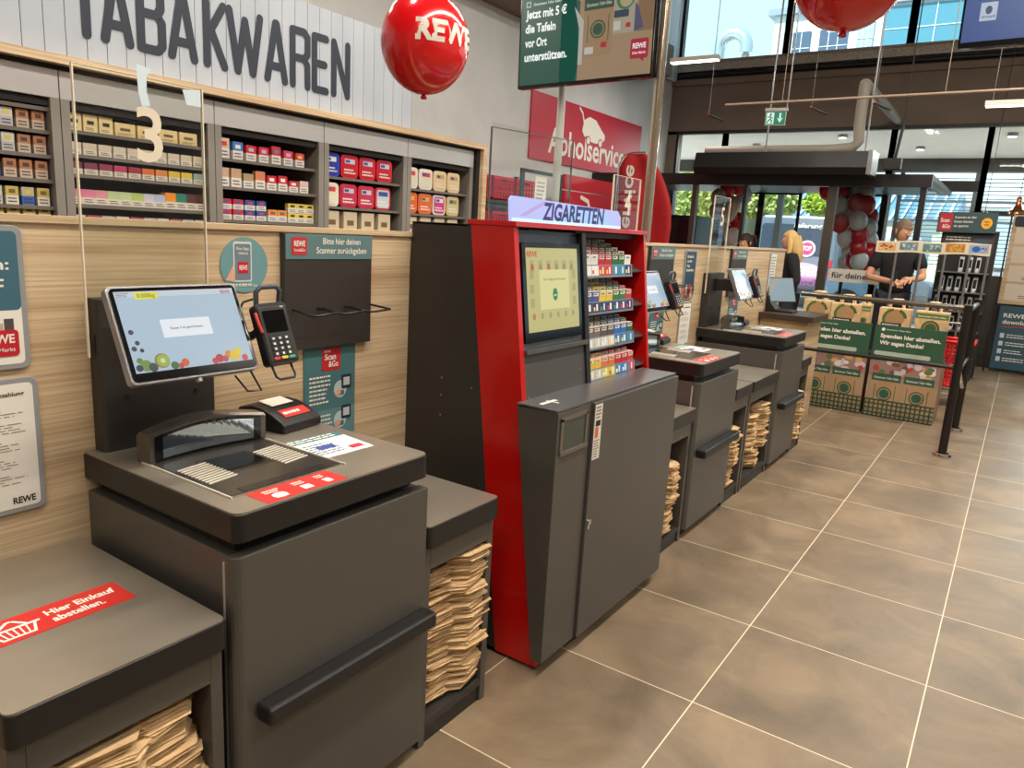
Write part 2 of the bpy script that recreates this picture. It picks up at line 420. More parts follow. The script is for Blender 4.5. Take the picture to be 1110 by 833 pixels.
for (x,y), nm in zip(((.6,-1.6),(.6,.6),(.6,2.8),(.6,5.0),(3.0,-.4),(3.0,3.4),(-1.85,.2),(1.2,-4.4)), names):
    lamp(x,y,4.5,2.2,'y','long white linear ceiling lamp '+nm,PW)
lamp(-1.85,3.6,4.5,2.2,'y','long white linear ceiling lamp over the staff aisle beyond the poles',PW*.7)
lamp(-3.3,1.2,3.4,2.2,'y','long white linear lamp above the crates aisle behind the tobacco unit',20)
SC.view_settings.view_transform = 'Standard'; SC.view_settings.look = 'None'; SC.view_settings.gamma = 1
SC.view_settings.use_curve_mapping = False; SC.view_settings.exposure = 0.1
SC.cycles.use_denoising = True
SC.cycles.max_bounces = 6; SC.cycles.transparent_max_bounces = 16; SC.cycles.diffuse_bounces = 3
SC.cycles.caustics_reflective = False; SC.cycles.caustics_refractive = False
SC.cycles.sample_clamp_indirect = 4
# ================================================================== self-checkouts
def chamfer_prism(mb, m, x0, x1, y0, y1, z0, z1, r, corners=('fl','fr')):
    """box whose vertical front corners (at x1) are rounded"""
    pts = [(x0,y0),]
    def arc(cx, cy, a0):
        return [(cx+r*math.cos(math.radians(a0+90*i/5)), cy+r*math.sin(math.radians(a0+90*i/5))) for i in range(6)]
    pts += arc(x1-r, y0+r, -90) if 'fl' in corners else [(x1,y0)]
    pts += arc(x1-r, y1-r, 0) if 'fr' in corners else [(x1,y1)]
    pts.append((x0,y1))
    mb.use(m); return mb.prism([(a,b,0) for a, b in pts], (0,0,z0), (0,0,z1))
TEAL = paint((72,116,120)); LRED = paint((206,44,36)); PINKRED = paint((204,40,70))
SCREENBG = glow((176,200,218), .75)
def monitor(parent, bl, r, u, w, h):
    """screen panel with the closed-till picture; bl bottom-left corner of its face"""
    fr = Fr(bl, r, u)
    b = MB(); fr.rrect(b, -.006,-.006,w+.006,h+.006,.012, METAL, -.022,-.002); mon = b.obj('monitor', parent, .002)
    g = MB(); fr.rrect(g, 0,0,w,h,.01, GLOSSBLACK, -.001,.001); g.obj('bezel', mon)
    s = MB(); a, c = .008, .018
    W_, H_ = w-2*a, h-a-c
    f2 = Fr(fr.p(a,c,.0012), r, u)
    f2.rect(s, 0,0,W_,H_, SCREENBG, 0,.0004)
    f2.rect(s, 0,H_*.93,W_,H_, glow((205,215,224),.75), .0004,.0006)
    f2.rect(s, W_*.15,H_*.90,W_*.33,H_*.985, glow((230,225,30),.8), .0006,.0008)
    f2.text(s, '0.000kg', W_*.17,H_*.92,H_*.05, glow((20,20,20),.1), W_*.14, .001)
    f2.text(s, 'REWE', W_*.88,H_*.93,H_*.045, glow((200,10,40),.7), W_*.09, .001, .02)
    f2.lines(s, W_*.01,H_*.93,W_*.12,H_*.99,3, glow((90,90,100),.4), .0008, .4, 4)
    f2.rect(s, W_*.29,H_*.40,W_*.71,H_*.63, glow((228,234,240),.85), .0006,.0008)
    f2.text(s, 'Kasse 3 ist geschlossen.', W_*.36,H_*.50,H_*.03, glow((30,30,40),.1), W_*.28, .001, .01)
    fruit = [(.045,.37,.022,(38,42,72)),(.07,.27,.02,(38,42,72)),(.035,.22,.022,(44,50,84)),(.09,.2,.018,(38,42,72)),(.05,.11,.026,(90,140,50)),(.09,.06,.05,(110,150,60)),(.035,.045,.03,(40,46,76)),(.14,.03,.04,(44,70,60)),
             (.22,.09,.065,(150,120,60)),(.225,.09,.055,(160,190,60)),(.225,.09,.022,(226,230,170)),(.31,.03,.035,(60,110,50)),(.40,.05,.035,(220,90,40)),(.36,.02,.025,(200,70,50)),
             (.70,.05,.04,(190,30,50)),(.655,.03,.03,(200,50,70)),(.75,.04,.03,(190,60,90)),(.79,.08,.035,(226,130,30)),(.84,.06,.05,(235,200,30)),(.88,.10,.035,(240,210,40)),(.93,.03,.03,(210,60,40))]
    for i, (u_, v_, r_, c_) in enumerate(fruit):
        f2.disc(s, W_*u_, max(H_*v_*1.35, r_*W_*.85), r_*W_*.9, r_*W_*.9, glow(c_, .7), .0006, .0009+.00004*i, 14)
    sc = s.obj('screen', mon)
    l = MB(METAL); c0 = fr.p(w*.5,-.001,-.012); l.cyl(c0, c0-V(u)*.014, .008, 10); l.obj('scanner_eye', mon)
    return mon
def make_checkout():
    t = thing('self_checkout', '', 'self-checkout', (-.8,-1.0,0))
    y0, y1 = -1.285, -.72
    # carcass
    c = MB(GREY); c.box(-1.085,-.552,y0+.004,y1-.004,.045,.78).use(DARKIN).box(-1.08,-.58,y0+.03,y1-.03,0,.045)
    c.obj('carcass', t, .002)
    MB(mat('pale_seam_strip',(180,172,158),.5)).box(-.556,-.549,y0-.001,y0+.003,.045,.765).obj('edge_strip', t)
    d = MB(); chamfer_prism(d, GREY, -.549,-.515,y0-.002,y1,.045,.781,.022,('fl',)); dr = d.obj('door', t, .002)
    MB(BLACK).box(-.516,-.466,-1.245,-.722,.41,.452).obj('handle', dr, .009, 3)
    MB(EDGE).box(-1.05,-.56,y0+.03,y1-.02,.78,.816).obj('plinth', t)
    # top
    l = MB(); chamfer_prism(l, EDGE, -1.088,-.511,y0,y1,.812,.870,.024); lid = l.obj('counter_top', t, .002)
    l = MB(); chamfer_prism(l, STEEL, -1.086,-.514,y0+.003,y1-.003,.870,.8735,.022); l.obj('steel_cover', lid)
    F = Fr((-1.0,-1.3,.8735), (0,1,0), (-1,0,0))    # u = y+1.3, v = -(x+1.0)
    def yv(y, x): return (y+1.3, -(x+1.0))
    st = MB(); a = yv(-1.197,-.515); st2 = Fr((-.523,-1.2,.8737),(0,1,0),(-1,0,0))
    st2 = Fr((-.518,-1.205,.8737),(-.01,1,0),(-1,-.01,0))
    st2.rect(st, 0,0,.215,.074, LRED, 0,.0005)
    for cx, wd in ((.048,.03),(.118,.024),(.176,.018)):
        st2.rect(st, cx-wd/2,.012,cx+wd/2,.034, PAPER, .0005,.0008)
        st2.lines(st, cx-wd*.7,.042,cx+wd*.7,.062,2, PAPER, .001,.5, int(cx*100))
    st2.disc(st, .048,.024,.017,.014, PAPER, .0005,.0009)
    st.obj('red_sticker', t)['label'] = 'red instruction sticker'
    st = MB(); w2 = Fr((-.66,-.95,.8737),(.03,1,0),(-1,.12,0))
    w2.rect(st, 0,0,.175,.17, PAPER, 0,.0005); w2.rect(st, 0,.13,.175,.17, TEAL, .0005,.0007)
    w2.lines(st, .01,.135,.165,.165,2, PAPER, .0009,.5,3); w2.lines(st, .02,.02,.11,.11,6, paint((90,110,150)), .0008,.5,5)
    w2.rect(st, .045,.06,.1,.085, paint((60,80,160)), .0006,.0009); w2.rrect(st, .12,.02,.16,.045,.005, PINKRED, .0006,.0009)
    st.obj('information_card', t)
    # scanner plate
    sc = MB(); F.rect(sc, *yv(-1.236,-.594), *yv(-.935,-.92), mat('scanner_rim',(190,184,170),.25,.8), 0,.002)
    F.rect(sc, *yv(-1.231,-.600), *yv(-.94,-.91), mat('scanner_plate',(84,80,74),.25,.6), .002,.0035)
    for a_ in (-1.2395,-.9345): F.rect(sc, *yv(a_,-.590), *yv(a_+.0035,-.92), mat('bright_rim',(220,214,200),.3,.2), 0,.0045)
    F.rect(sc, *yv(-1.16,-.72), *yv(-1.03,-.84), mat('scanner_trim',(70,66,62),.3,.6), .0035,.004)
    F.rect(sc, *yv(-1.15,-.73), *yv(-1.035,-.83), GLOSSBLACK, .004,.0045)
    F.rect(sc, *yv(-1.20,-.600), *yv(-.975,-.628), mat('scanner_front_lip',(50,47,44),.3,.3), .0035,.0045)
    SG = mat('bright_ridges',(214,206,188),.4,.0)
    for ya in (-1.222,-1.028):
        for i in range(10):
            x = -.687-.0128*i
            sc.use(SG); sc.prism([F.p(*yv(ya,x)),F.p(*yv(ya+.075,x-.012)),F.p(*yv(ya+.075,x-.0175)),F.p(*yv(ya,x-.0055))], (0,0,.0035),(0,0,.0052))
    scn = sc.obj('scanner_plate', t)
    # scanner hood, arched in plan and in height
    h = MB(mat('hood_shell',(98,92,86),.22,.5)); n = 12
    def hood(mb, m, ya, yb, xb, xf, zt, arch):
        mb.use(m); vs = []
        for i in range(n+1):
            k = i/n; y = ya+(yb-ya)*k; b = math.sin(math.pi*k)
            x1 = xf-.018*b+.0; x0 = xb-.022*b; z = zt+arch*b
            vs += [(x0,y,.873),(x1,y,.873),(x1,y,z-.006),(x1-.006,y,z),(x0+.012,y,z),(x0,y,z-.012)]
        fs = [(i*6+j, i*6+(j+1)%6, (i+1)*6+(j+1)%6, (i+1)*6+j) for i in range(n) for j in range(6)]
        fs += [tuple(range(5,-1,-1)), tuple(n*6+j for j in range(6))]
        mb._add(vs, fs, False)
    hood(h, mat('hood_shell',(98,92,86),.22,.5), -1.238,-.932,-.94,-.885,.945,.016)
    hd = h.obj('scanner_hood', t)
    g = MB(); 
    def strip(ya, yb, m, zt, off, z0=.885):
        g.use(m); vs = []
        for i in range(n+1):
            k0 = (ya+1.238+(yb-ya)*i/n)/.306; b = math.sin(math.pi*k0); y = ya+(yb-ya)*i/n
            vs += [(-.885-.018*b+off,y,z0),(-.885-.018*b+off,y,zt+.014*b)]
        g._add(vs, [(2*i,2*i+2,2*i+3,2*i+1) for i in range(n)])
    strip(-1.225,-.945, mat('hood_gloss',(16,16,18),.08), .937, .0012, .878)
    strip(-1.205,-.965, mat('hood_mirror',(190,205,220),.05,1), .93, .002)
    strip(-1.225,-1.212, mat('hood_gloss',(16,16,18),.08), .93, .003)
    g.obj('scanner_window', hd)
    # display column on the back
    c = MB(); chamfer_prism(c, DGREY, -1.09,-1.043,-1.256,-.965,.873,1.232,.012); cl = c.obj('display_column', t, .002)
    b = MB(BLACK)
    for y, z in ((-1.2,1.0),(-1.02,.99),(-1.2,1.19),(-1.02,1.19)): b.cyl((-1.045,y,z),(-1.038,y,z),.006,10)
    b.box(-1.07,-1.06,-1.2575,-1.255,1.10,1.15)
    b.obj('bolt', cl)
    mb = MB(BLACK); mb.box(-1.045,-.90,-1.17,-1.13,1.12,1.20).box(-1.045,-.90,-1.08,-1.05,1.12,1.20); mb.obj('monitor_bracket', t, .004)
    up = V((-.088,0,.184)).normalized()
    monitor(t, (-.812,-1.304,1.086), (0,1,0), up, .296, .204)
    # glass screen with the till number
    g = MB(ACRYL).box(-1.064,-1.058,-1.27,-.973,1.232,1.727); 
    gl = g.obj('glass_shield', t)
    e = MB(ACRYLEDGE); e.box(-1.065,-1.057,-1.273,-1.270,1.10,1.727).box(-1.065,-1.057,-.973,-.970,1.10,1.727).box(-1.0645,-1.0575,-1.27,-.973,1.7265,1.7285); e.obj('glass_edge', gl)
    return t
co1 = make_checkout()
co1['label'] = 'nearest self-checkout with fruit picture on its tilted screen and number 3 glass'
co1['category'] = 'self-checkout'; co1['group'] = 'self-checkouts along the wooden wall'
OFF2, OFF3 = 2.5, 3.93
co2 = copy_tree(co1, (-.8,-1.0+OFF2,0)); co2['label'] = 'self-checkout just beyond the cigarette machine with blue lit screen'
co3 = copy_tree(co1, (-.8,-1.0+OFF3,0)); co3['label'] = 'farthest self-checkout, the one beside the wooden cashier desk'
for c_, num in ((co1,'3'),(co2,'4'),(co3,'5')):
    dy = c_.location.y+1.0
    fr = Fr((-1.0565,-1.12+dy,1.545), (0,1,0), (0,0,1))
    m = MB(); fr.text(m, num, -.02,.0,.118, paint((226,214,192),.4), .062, .0005, .015)
    n_ = m.obj('till_number', None); n_.parent = c_; n_.matrix_parent_inverse = Matrix.Translation(-V(c_.location))
    ORG[n_.name] = V((0,0,0))
# pale film corners on the nearest glass
fr = Fr((-1.056,-1.27,1.232),(0,1,0),(0,0,1))
for pts_ in ([(.135,.52),(.17,.515),(.158,.495),(.158,.46),(.165,.435),(.145,.43),(.138,.46)], [(.245,.485),(.292,.49),(.292,.452),(.255,.452)]):
    m = MB(); fr.poly(m, pts_, paint((206,224,232)),0,.0006)
    o = m.obj('film_patch'); o.parent = co1; o.matrix_parent_inverse = Matrix.Translation(-V(co1.location))
# ---------------------------------------------------------------- card terminals and receipt printers
def make_terminal():
    t = thing('card_terminal', '', 'card terminal', (-.85,-.95,1.09))
    bl = V((-.79,-.988,1.088)); r = V((.10,1,.05)).normalized(); u = V((-.42,-.22,1)); u = (u-r*u.dot(r)).normalized()
    F = Fr(bl, r, u); w, h = .082, .152
    b = MB(); F.rrect(b, 0,0,w,h,.01, BLACK, -.032,0); F.rrect(b, .003,.006,w-.003,h-.01,.006, mat('terminal_face',(46,44,43),.35), 0,.003)
    bd = b.obj('body', t, .003)
    s = MB(); F.rrect(s, .012,.078,w-.012,.132,.003, GLOSSBLACK, .003,.0045); F.text(s, 'VISA', w-.02,.137,.004, PAPER, .01,.0035,.02); s.obj('display', t)
    k = MB(); F.rect(k, .012,.012,w-.012,.072, mat('keypad_recess',(18,18,18),.5), .003,.0035)
    for i in range(4):
        for j in range(3):
            F.rrect(k, .016+.0175*j,.058-.0125*i,.030+.0175*j,.067-.0125*i,.002, mat('key_grey',(58,60,62),.4), .0035,.006)
            F.rect(k, .0205+.0175*j,.060-.0125*i,.0255+.0175*j,.065-.0125*i, PAPER, .006,.0062)
    for j, c in enumerate(((206,60,50),(220,196,50),(60,170,110))): F.rrect(k, .013+.02*j,.011,.029+.02*j,.0175,.002, paint(c), .0035,.0066)
    k.obj('keypad', t)
    p = MB(mat('privacy_hood',(66,72,82),.35)); 
    p.tube([F.p(.01,.15,-.01),F.p(.008,.178,.006),F.p(.02,.188,.012),F.p(w-.022,.188,.012),F.p(w-.01,.178,.006),F.p(w-.012,.15,-.01)], .0065, 8); p.obj('top_guard', t)
    a = MB(BLACK); a.tube([F.p(.012,.02,-.02),F.p(.014,-.028,-.01),F.p(.02,-.036,-.006),F.p(.06,-.036,-.006),F.p(.066,-.028,-.01),F.p(.064,.02,-.02)], .003, 8); a.obj('lower_guard', t)
    h_ = MB(BLACK); h_.tube([F.p(.03,.1,-.03), F.p(.02,.09,-.09), (-1.0,-.985,1.17), (-1.041,-1.0,1.17)], .012, 8); h_.obj('holder_arm', t)
    r_ = MB(paint((200,60,48))); r_.tube([F.p(-.004,.13,.0),F.p(-.004,.10,.004),F.p(.0,.08,.004)], .004, 6); r_.obj('red_card_edge', t)
    c = MB(BLACK); c.tube([F.p(.02,.17,-.02),F.p(-.01,.165,-.03),F.p(-.03,.13,-.05),F.p(-.03,.02,-.05),F.p(-.01,-.05,-.05),F.p(-.045,-.045,-.05),F.p(-.05,.0,-.08)], .0028, 6); c.obj('cable', t)
    return t
def make_printer():
    t = thing('receipt_printer', '', 'printer', (-.98,-.8,.8735))
    # wedge body: front low, back high
    R = V((-.13,1,0)).normalized(); B = V((-1,-.13,0)).normalized()
    F = Fr((-.888,-.872,.8745), R, B)       # u along the front edge, v backwards, n up
    b = MB(BLACK); prof = [(0,0),(0,.022),(.012,.030),(.05,.047),(.085,.057),(.12,.060),(.165,.05),(.175,.03),(.175,0)]
    b.prism([F.p(0,v,z) for v, z in prof], F.r*0, F.r*.145); bd = b.obj('body', t, .005, 3)
    p = MB(PAPER); p.prism([F.p(0,.078,.056),F.p(0,.125,.064),F.p(0,.126,.0655),F.p(0,.076,.058)], F.r*.035, F.r*.115); p.obj('receipt_paper', t)
    s = MB(); s.use(LRED); s.prism([F.p(0,.022,.0362),F.p(0,.052,.0496),F.p(0,.052,.0502),F.p(0,.022,.0368)], F.r*.03, F.r*.125)
    G = Fr(F.p(.03,.022,.0372), F.r, (F.p(0,.052,.0502)-F.p(0,.022,.0368))); G.lines(s, .006,.006,.088,.026,1, PAPER, .0006,.5,2); s.obj('red_label', t)
    return t
tm = make_terminal(); pr = make_printer()
L3 = ['nearest self-checkout','self-checkout just beyond the cigarette machine','farthest self-checkout']
dys = [0, OFF2, OFF3]
for i, dy in enumerate(dys):
    a = tm if i == 0 else copy_tree(tm, (-.85,-.95+dy,1.09)); b = pr if i == 0 else copy_tree(pr, (-.98,-.8+dy,.8735))
    a['label'] = 'black card terminal with keypad beside the screen of the '+L3[i]; a['group'] = 'card terminals'
    b['label'] = 'black receipt printer with red label on top of the '+L3[i]; b['group'] = 'receipt printers'
# ---------------------------------------------------------------- bagging shelves
def bag_shelf(y0, y1, lab, sticker=None):
    t = thing('bagging_shelf', lab, 'shelf unit', (-.8,(y0+y1)/2,0), 'bagging shelves between the machines')
    w = MB(); chamfer_prism(w, EDGE, -1.083,-.513,y0,y1,.605,.665,.016, ('fl','fr')); tp = w.obj('counter_top', t, .002)
    w = MB(); chamfer_prism(w, STEEL, -1.082,-.516,y0+.002,y1-.002,.665,.668,.014); w.obj('steel_cover', tp)
    MB(GREY).box(-.55,-.53,y0+.03,y1-.03,.535,.605).obj('fascia', t, .001)
    s = MB(GREY); s.box(-1.08,-.53,y0+.004,y0+.03,0,.605); s.obj('side_panel', t, .002)
    s = MB(GREY); s.box(-1.08,-.53,y1-.03,y1-.004,0,.605); s.obj('side_panel', t, .002)
    MB(DARKIN).box(-1.08,-1.06,y0+.03,y1-.03,.05,.60).obj('back_panel', t)
    MB(DGREY).box(-1.06,-.53,y0+.03,y1-.03,.055,.075).obj('bottom_shelf', t)
    MB(EDGE).box(-1.0,-.537,y0+.03,y1-.03,.0,.055).obj('kick_plate', t)
    if sticker:
        m = MB(); sticker(m); m.obj('red_sticker', tp)
    return t
def basket_sticker(m):
    F = Fr((-.722,-1.62,.6682),(.0,1,0),(-1,.0,0))
    F.rect(m, -.02,0,.25,.095, LRED, 0,.0005)
    F.text(m, 'Hier Einkauf', .105,.052,.021, PAPER, .13, .0009, .03); F.text(m, 'abstellen.', .105,.020,.021, PAPER, .095, .0009, .03)
    B = lambda pts, w=.005: F.stroke(m, pts, w, PAPER, .0009)
    B([(.0,.05),(.088,.05)], .007); B([(.006,.05),(.018,.015)]); B([(.082,.05),(.07,.015)]); B([(.018,.015),(.07,.015)], .006)
    for i in range(5): B([(.022+.011*i,.047),(.026+.009*i,.018)], .003)
    B([(.02,.055),(.045,.078),(.05,.078)], .006); B([(.068,.055),(.055,.075)], .006)
def corner_sticker(y):
    def f(m):
        F = Fr((-.88,y,.6682),(0,1,0),(-1,0,0)); F.rect(m, 0,0,.10,.05, LRED, 0,.0005)
    return f
sh = [(-1.69,-1.305,'bagging shelf with a red basket sticker next to the nearest self-checkout',basket_sticker),
      (-.712,-.395,'bagging shelf squeezed between the nearest self-checkout and the red machine',corner_sticker(-.705)),
      (.84,1.20,'bagging shelf between the cigarette machine and the next self-checkout',None),
      (1.79,2.085,'narrow bagging shelf directly beyond the middle self-checkout',corner_sticker(1.80)),
      (2.10,2.635,'wider bagging shelf directly before the farthest self-checkout',corner_sticker(2.12)),
      (3.22,3.50,'bagging shelf between the farthest self-checkout and the cashier desk',None)]
for a in sh: bag_shelf(*a)
# ---------------------------------------------------------------- folded paper bags
def bag_mesh(seed, wd=.175, dp=.3, leaves=4):
    rnd = random.Random(seed); m = MB(KRAFT); z = 0
    for k in range(leaves):
        e = rnd.uniform(-.006,.006); c1 = rnd.uniform(.045,.065); c2 = rnd.uniform(.035,.06); s = rnd.uniform(-.006,.006)
        th = .0016
        prof = [(-wd/2+s,-c1-e),(-wd/2+c1*.9+s,e),(wd/2-c2*.9+s,e+rnd.uniform(-.008,.004)),(wd/2+s,-c2-e),(wd/2+s,-dp),(-wd/2+s,-dp)]
        sag = rnd.uniform(.000,.002)
        vs = [(b, a, z+(-.004 if i in (0,3) else 0)+sag) for i,(a,b) in enumerate(prof)]
        m.use(KRAFT if k % 2 else KRAFT2)
        m.prism(vs, (0,0,0), (0,0,th)); z += th+.0014
    return m.obj('paper_bag').data
bag_meshes = [bag_mesh(i) for i in range(4)]
for o in [o for o in bpy.data.objects if o.name.startswith('paper_bag')]: bpy.data.objects.remove(o)
nbag = 0
def bag_pile(x, y, z, n, where, rot=0, pitch=.0122, seed=0, jit=.012):
    global nbag
    rnd = random.Random(seed); walk = 0; wr = rot
    for i in range(n):
        o = bpy.data.objects.new('paper_bag', bag_meshes[rnd.randrange(4)]); COL.objects.link(o)
        walk = walk*.8+rnd.uniform(-jit,jit); wr = rot+rnd.uniform(-.13,.13)
        o.location = (x+rnd.uniform(-.012,.008), y+walk, z+.0045+i*pitch)
        o.rotation_euler = (rnd.uniform(-.01,.01), rnd.uniform(-.01,.01), wr)
        tag(o, 'folded brown paper bag, %s up in %s' % (nth(i), where), 'paper bag', 'folded paper bags under the shelves'); nbag += 1
P1 = 'the pile %s'
bag_pile(-.535,-.478,.076,11,'the low pile beside the red machine',.08,seed=1)
bag_pile(-.565,-.60,.076,34,'the pile touching the nearest self-checkout',-.12,seed=2)
bag_pile(-.525,-.482,.215,25,'the tall pile beside the red machine',.05,seed=3)
bag_pile(-.545,-1.41,.30,17,'the pile by the nearest self-checkout door hinge',.1,pitch=.013,seed=4)
bag_pile(-.53,-1.54,.30,16,'the middle pile under the basket sticker',-.2,pitch=.013,seed=5)
bag_pile(-.535,1.02,.076,10,'the lower pile past the cigarette machine',.1,seed=6)
bag_pile(-.525,1.03,.215,17,'the upper pile past the cigarette machine',.0,seed=7)
bag_pile(-.535,1.93,.076,8,'the lower pile past the middle self-checkout',.1,seed=8)
bag_pile(-.525,1.93,.19,19,'the upper pile past the middle self-checkout',.0,seed=9)
bag_pile(-.54,2.45,.076,9,'the low pile before the farthest self-checkout',.1,seed=10)
bag_pile(-.525,2.50,.20,22,'the tall pile before the farthest self-checkout',.0,seed=11)
bag_pile(-.54,2.32,.20,18,'the slim pile before the farthest self-checkout',.1,seed=12)
bag_pile(-.52,3.37,.076,9,'the lower pile by the cashier desk',.1,seed=13)
bag_pile(-.515,3.38,.20,18,'the upper pile by the cashier desk',0,seed=14)
# boards that carry the upper piles
for y0, y1, z, nm in ((-.68,-.43,.207,'beside the red machine'),(.88,1.16,.207,'past the cigarette machine'),(1.83,2.05,.183,'beyond the middle self-checkout'),(2.14,2.6,.193,'before the farthest self-checkout'),(3.26,3.46,.193,'by the cashier desk'),(-1.65,-1.34,.29,'under the basket sticker')):
    o = MB(DGREY).box(-1.05,-.60,y0-.004,y1+.004,z,z+.008).obj('shelf_board'); tag(o, 'thin dark shelf board carrying paper bags '+nm, 'shelf board', 'shelf boards inside the bagging shelves')
# ================================================================== cigarette machine
mc = thing('cigarette_machine', 'red and anthracite cigarette vending machine with touch screen and open shelves', 'vending machine', (-.8,.3,0))
def tilt(z): return -.666+(1.447-z)*(.183/1.417)
YA, YB = -.18, .785
s = MB(DGREY); s.prism([(-1.12,0,.02),(-1.12,0,.75),(-1.083,0,1.446),(-.83,0,1.446),(tilt(.02)-.165,0,.02)], (0,YA,0),(0,YA+.02,0)); sp1 = s.obj('side_panel', mc, .001)
b = MB(METAL)
for x, z in ((-.93,.93),(-.93,.87),(-.80,.915),(-.93,.80)): b.cyl((x,YA-.001,z),(x,YA+.004,z),.004,8)
b.obj('screw', sp1)
def redside(ya, yb):
    s = MB(RED); s.prism([(tilt(.012)-.165,0,.012),(tilt(1.447)-.166,0,1.447),(tilt(1.447),0,1.447),(tilt(.012),0,.012)], (0,ya,0),(0,yb,0)); return s.obj('red_side', mc, .0015)
redside(YA-.002,YA+.024); 
s = MB(RED); s.prism([(-1.08,0,.012),(-1.05,0,1.447),(tilt(1.447),0,1.447),(tilt(.012),0,.012)], (0,YB-.02,0),(0,YB,0)); s.obj('red_side', mc, .0015)
MB(RED).box(-.845,-.655,YA-.004,YB+.004,1.447,1.463).obj('top_rail', mc, .001)
MB(DGREY).box(-1.083,-.845,YA,YB,1.44,1.447).obj('top_panel', mc)
MB(DARKIN).box(-1.08,-1.02,YA+.02,YB-.02,.05,1.44).obj('back_panel', mc)
sl = Fr((tilt(.9),YA+.024,.9), (0,1,0), V((tilt(1.447)-tilt(.9),0,.547)))      # tilted front plane
SLW = YB-YA-.044
s = MB(); sl.rect(s, 0,-.03,.40,.15, GREY, -.03,-.004); sl.rect(s, 0,.15,.40,.165, GREY, -.03,.012); sl.rect(s,0,.165,.40,.20, mat('shelf_lip_grey',(120,120,124),.35,.4), -.03,-.012)
pn = s.obj('lower_panel', mc, .001)
b = MB(METAL)
for u, v_ in ((.02,.01),(.36,.06),(.33,.18)):
    b.cyl(sl.p(u,v_,-.005), sl.p(u,v_,-.002), .004, 8)
b.obj('screw', pn)
s = MB(); sl.rect(s, 0,.20,.40,.545, mat('upper_recess',(70,78,96),.4), -.03,-.02); s.obj('screen_housing', mc)
s = MB(); sl.rrect(s, .008,.185,.375,.505,.006, GLOSSBLACK, -.02,.003); sc_ = s.obj('touch_screen', mc, .001)
s = MB(); f2 = Fr(sl.p(.028,.218,.0035), sl.r, sl.u); w_, h_ = .325, .27
YE = .85
f2.rect(s, 0,0,w_,h_, glow((196,186,122),YE), 0,.0004)
f2.text(s, 'REWE', .005,h_-.028,.017, glow((190,60,50),YE), .06,.0008,.03)
for i in range(6):
    f2.rect(s, .022+.05*i,h_-.075,.046+.05*i,h_-.04, glow((176,164,106),YE), .0004,.0006); f2.rect(s, .026+.05*i,h_-.071,.042+.05*i,h_-.052, glow((190,90,70) if i in (0,2) else (150,140,96),YE), .0006,.0008)
    f2.disc(s, .034+.05*i,.05,.009,.011, glow((180,120,80) if i == 0 else (160,158,110),YE), .0006,.0008)
for i in range(3):
    f2.rect(s, .018,.08+.045*i,.04,.108+.045*i, glow((174,160,110),YE), .0006,.0008); f2.rect(s, w_-.04,.08+.045*i,w_-.018,.108+.045*i, glow((174,160,110),YE), .0006,.0008)
f2.rect(s, .075,.07,.262,.20, glow((222,212,146),YE), .0008,.001)
f2.text(s, 'Der Vorgang wurde beendet', .168,.165,.008, glow((110,110,60),YE), .14,.0013,.01,'c')
f2.disc(s, .168,.118,.015,.021, glow((30,130,70),YE), .0012,.0015); f2.rect(s, .16,.112,.176,.118, glow((200,220,160),YE), .0015,.0017)
s.obj('screen_picture', sc_)
s = MB(); sl.rect(s, .395,-.03,.425,.545, BLACK, -.04,.004); s.obj('divider', mc, .002)
s = MB(BLACK).box(-.72,-.69,YA+.12,YA+.22,1.415,1.445); s.obj('camera_box', mc, .004)
s = MB(BLACK).box(-.74,-.70,.26,YB-.03,1.425,1.446); s.obj('light_rail', mc, .002)
# sloping counter cabinet in front
XF = -.452
cb = MB(GREY); 
cb.prism([(tilt(.9)-.002,0,.895),(XF,0,.9),(XF,0,.05),(tilt(.05)-.002,0,.05)], (0,-.205,0),(0,.722,0)); cab = cb.obj('front_cabinet', mc, .001)
MB(mat('cabinet_top_grey',(112,110,112),.3,.5)).box(-.60,XF+.003,-.207,.724,.9,.906).obj('cabinet_top', cab, .001)
MB(EDGE).box(-.64,-.50,-.15,.70,.0,.05).obj('kick_plate', mc)
d = MB(GREY).box(XF-.002,XF+.016,.012,.722,.052,.897); dr = d.obj('cabinet_door', mc, .002)
l = MB(CHROME); l.cyl((XF+.016,.03,.478),(XF+.022,.03,.478),.011,16).box(XF+.016,XF+.019,.022,.038,.452,.478); l.obj('lock', dr)
d = MB(GREY).box(XF-.002,XF+.006,-.205,.006,.052,.897); d.obj('slim_panel', mc, .001)
b = MB(mat('coin_return_frame',(120,112,100),.35,.5)); b.box(XF+.004,XF+.010,-.188,-.172,.765,.875).box(XF+.004,XF+.010,-.03,-.018,.765,.875).box(XF+.004,XF+.014,-.188,-.018,.758,.770).box(XF+.004,XF+.010,-.188,-.018,.868,.880)
b.use(mat('coin_recess',(78,84,78),.3,.4)); b._add([(XF+.007,-.172,.77),(XF+.007,-.03,.77),(XF+.007,-.03,.868),(XF+.007,-.172,.868)],[(0,1,2,3)])
b.obj('dispensing_tray', mc)
m = MB(); fr = Fr((XF+.0165,.016,.70),(0,1,0),(0,0,1)); fr.rect(m, 0,0,.05,.19, paint((226,220,206)), 0,.0006)
fr.rect(m, .008,.115,.042,.135, paint((30,28,28)), .0006,.0009); fr.rect(m, .008,.075,.03,.112, paint((206,110,70)), .0006,.0009)
fr.lines(m, .006,.005,.044,.07,7, paint((120,110,100)), .0008,.5,8); fr.lines(m, .006,.14,.044,.185,4, paint((90,86,80)), .0008,.5,9)
m.obj('label_strip', dr)
m = MB(PAPER); m.box(-.54,-.525,-.17,-.08,.906,.9065).box(-.55,-.50,-.115,-.108,.906,.9066); m.obj('white_mark', cab)
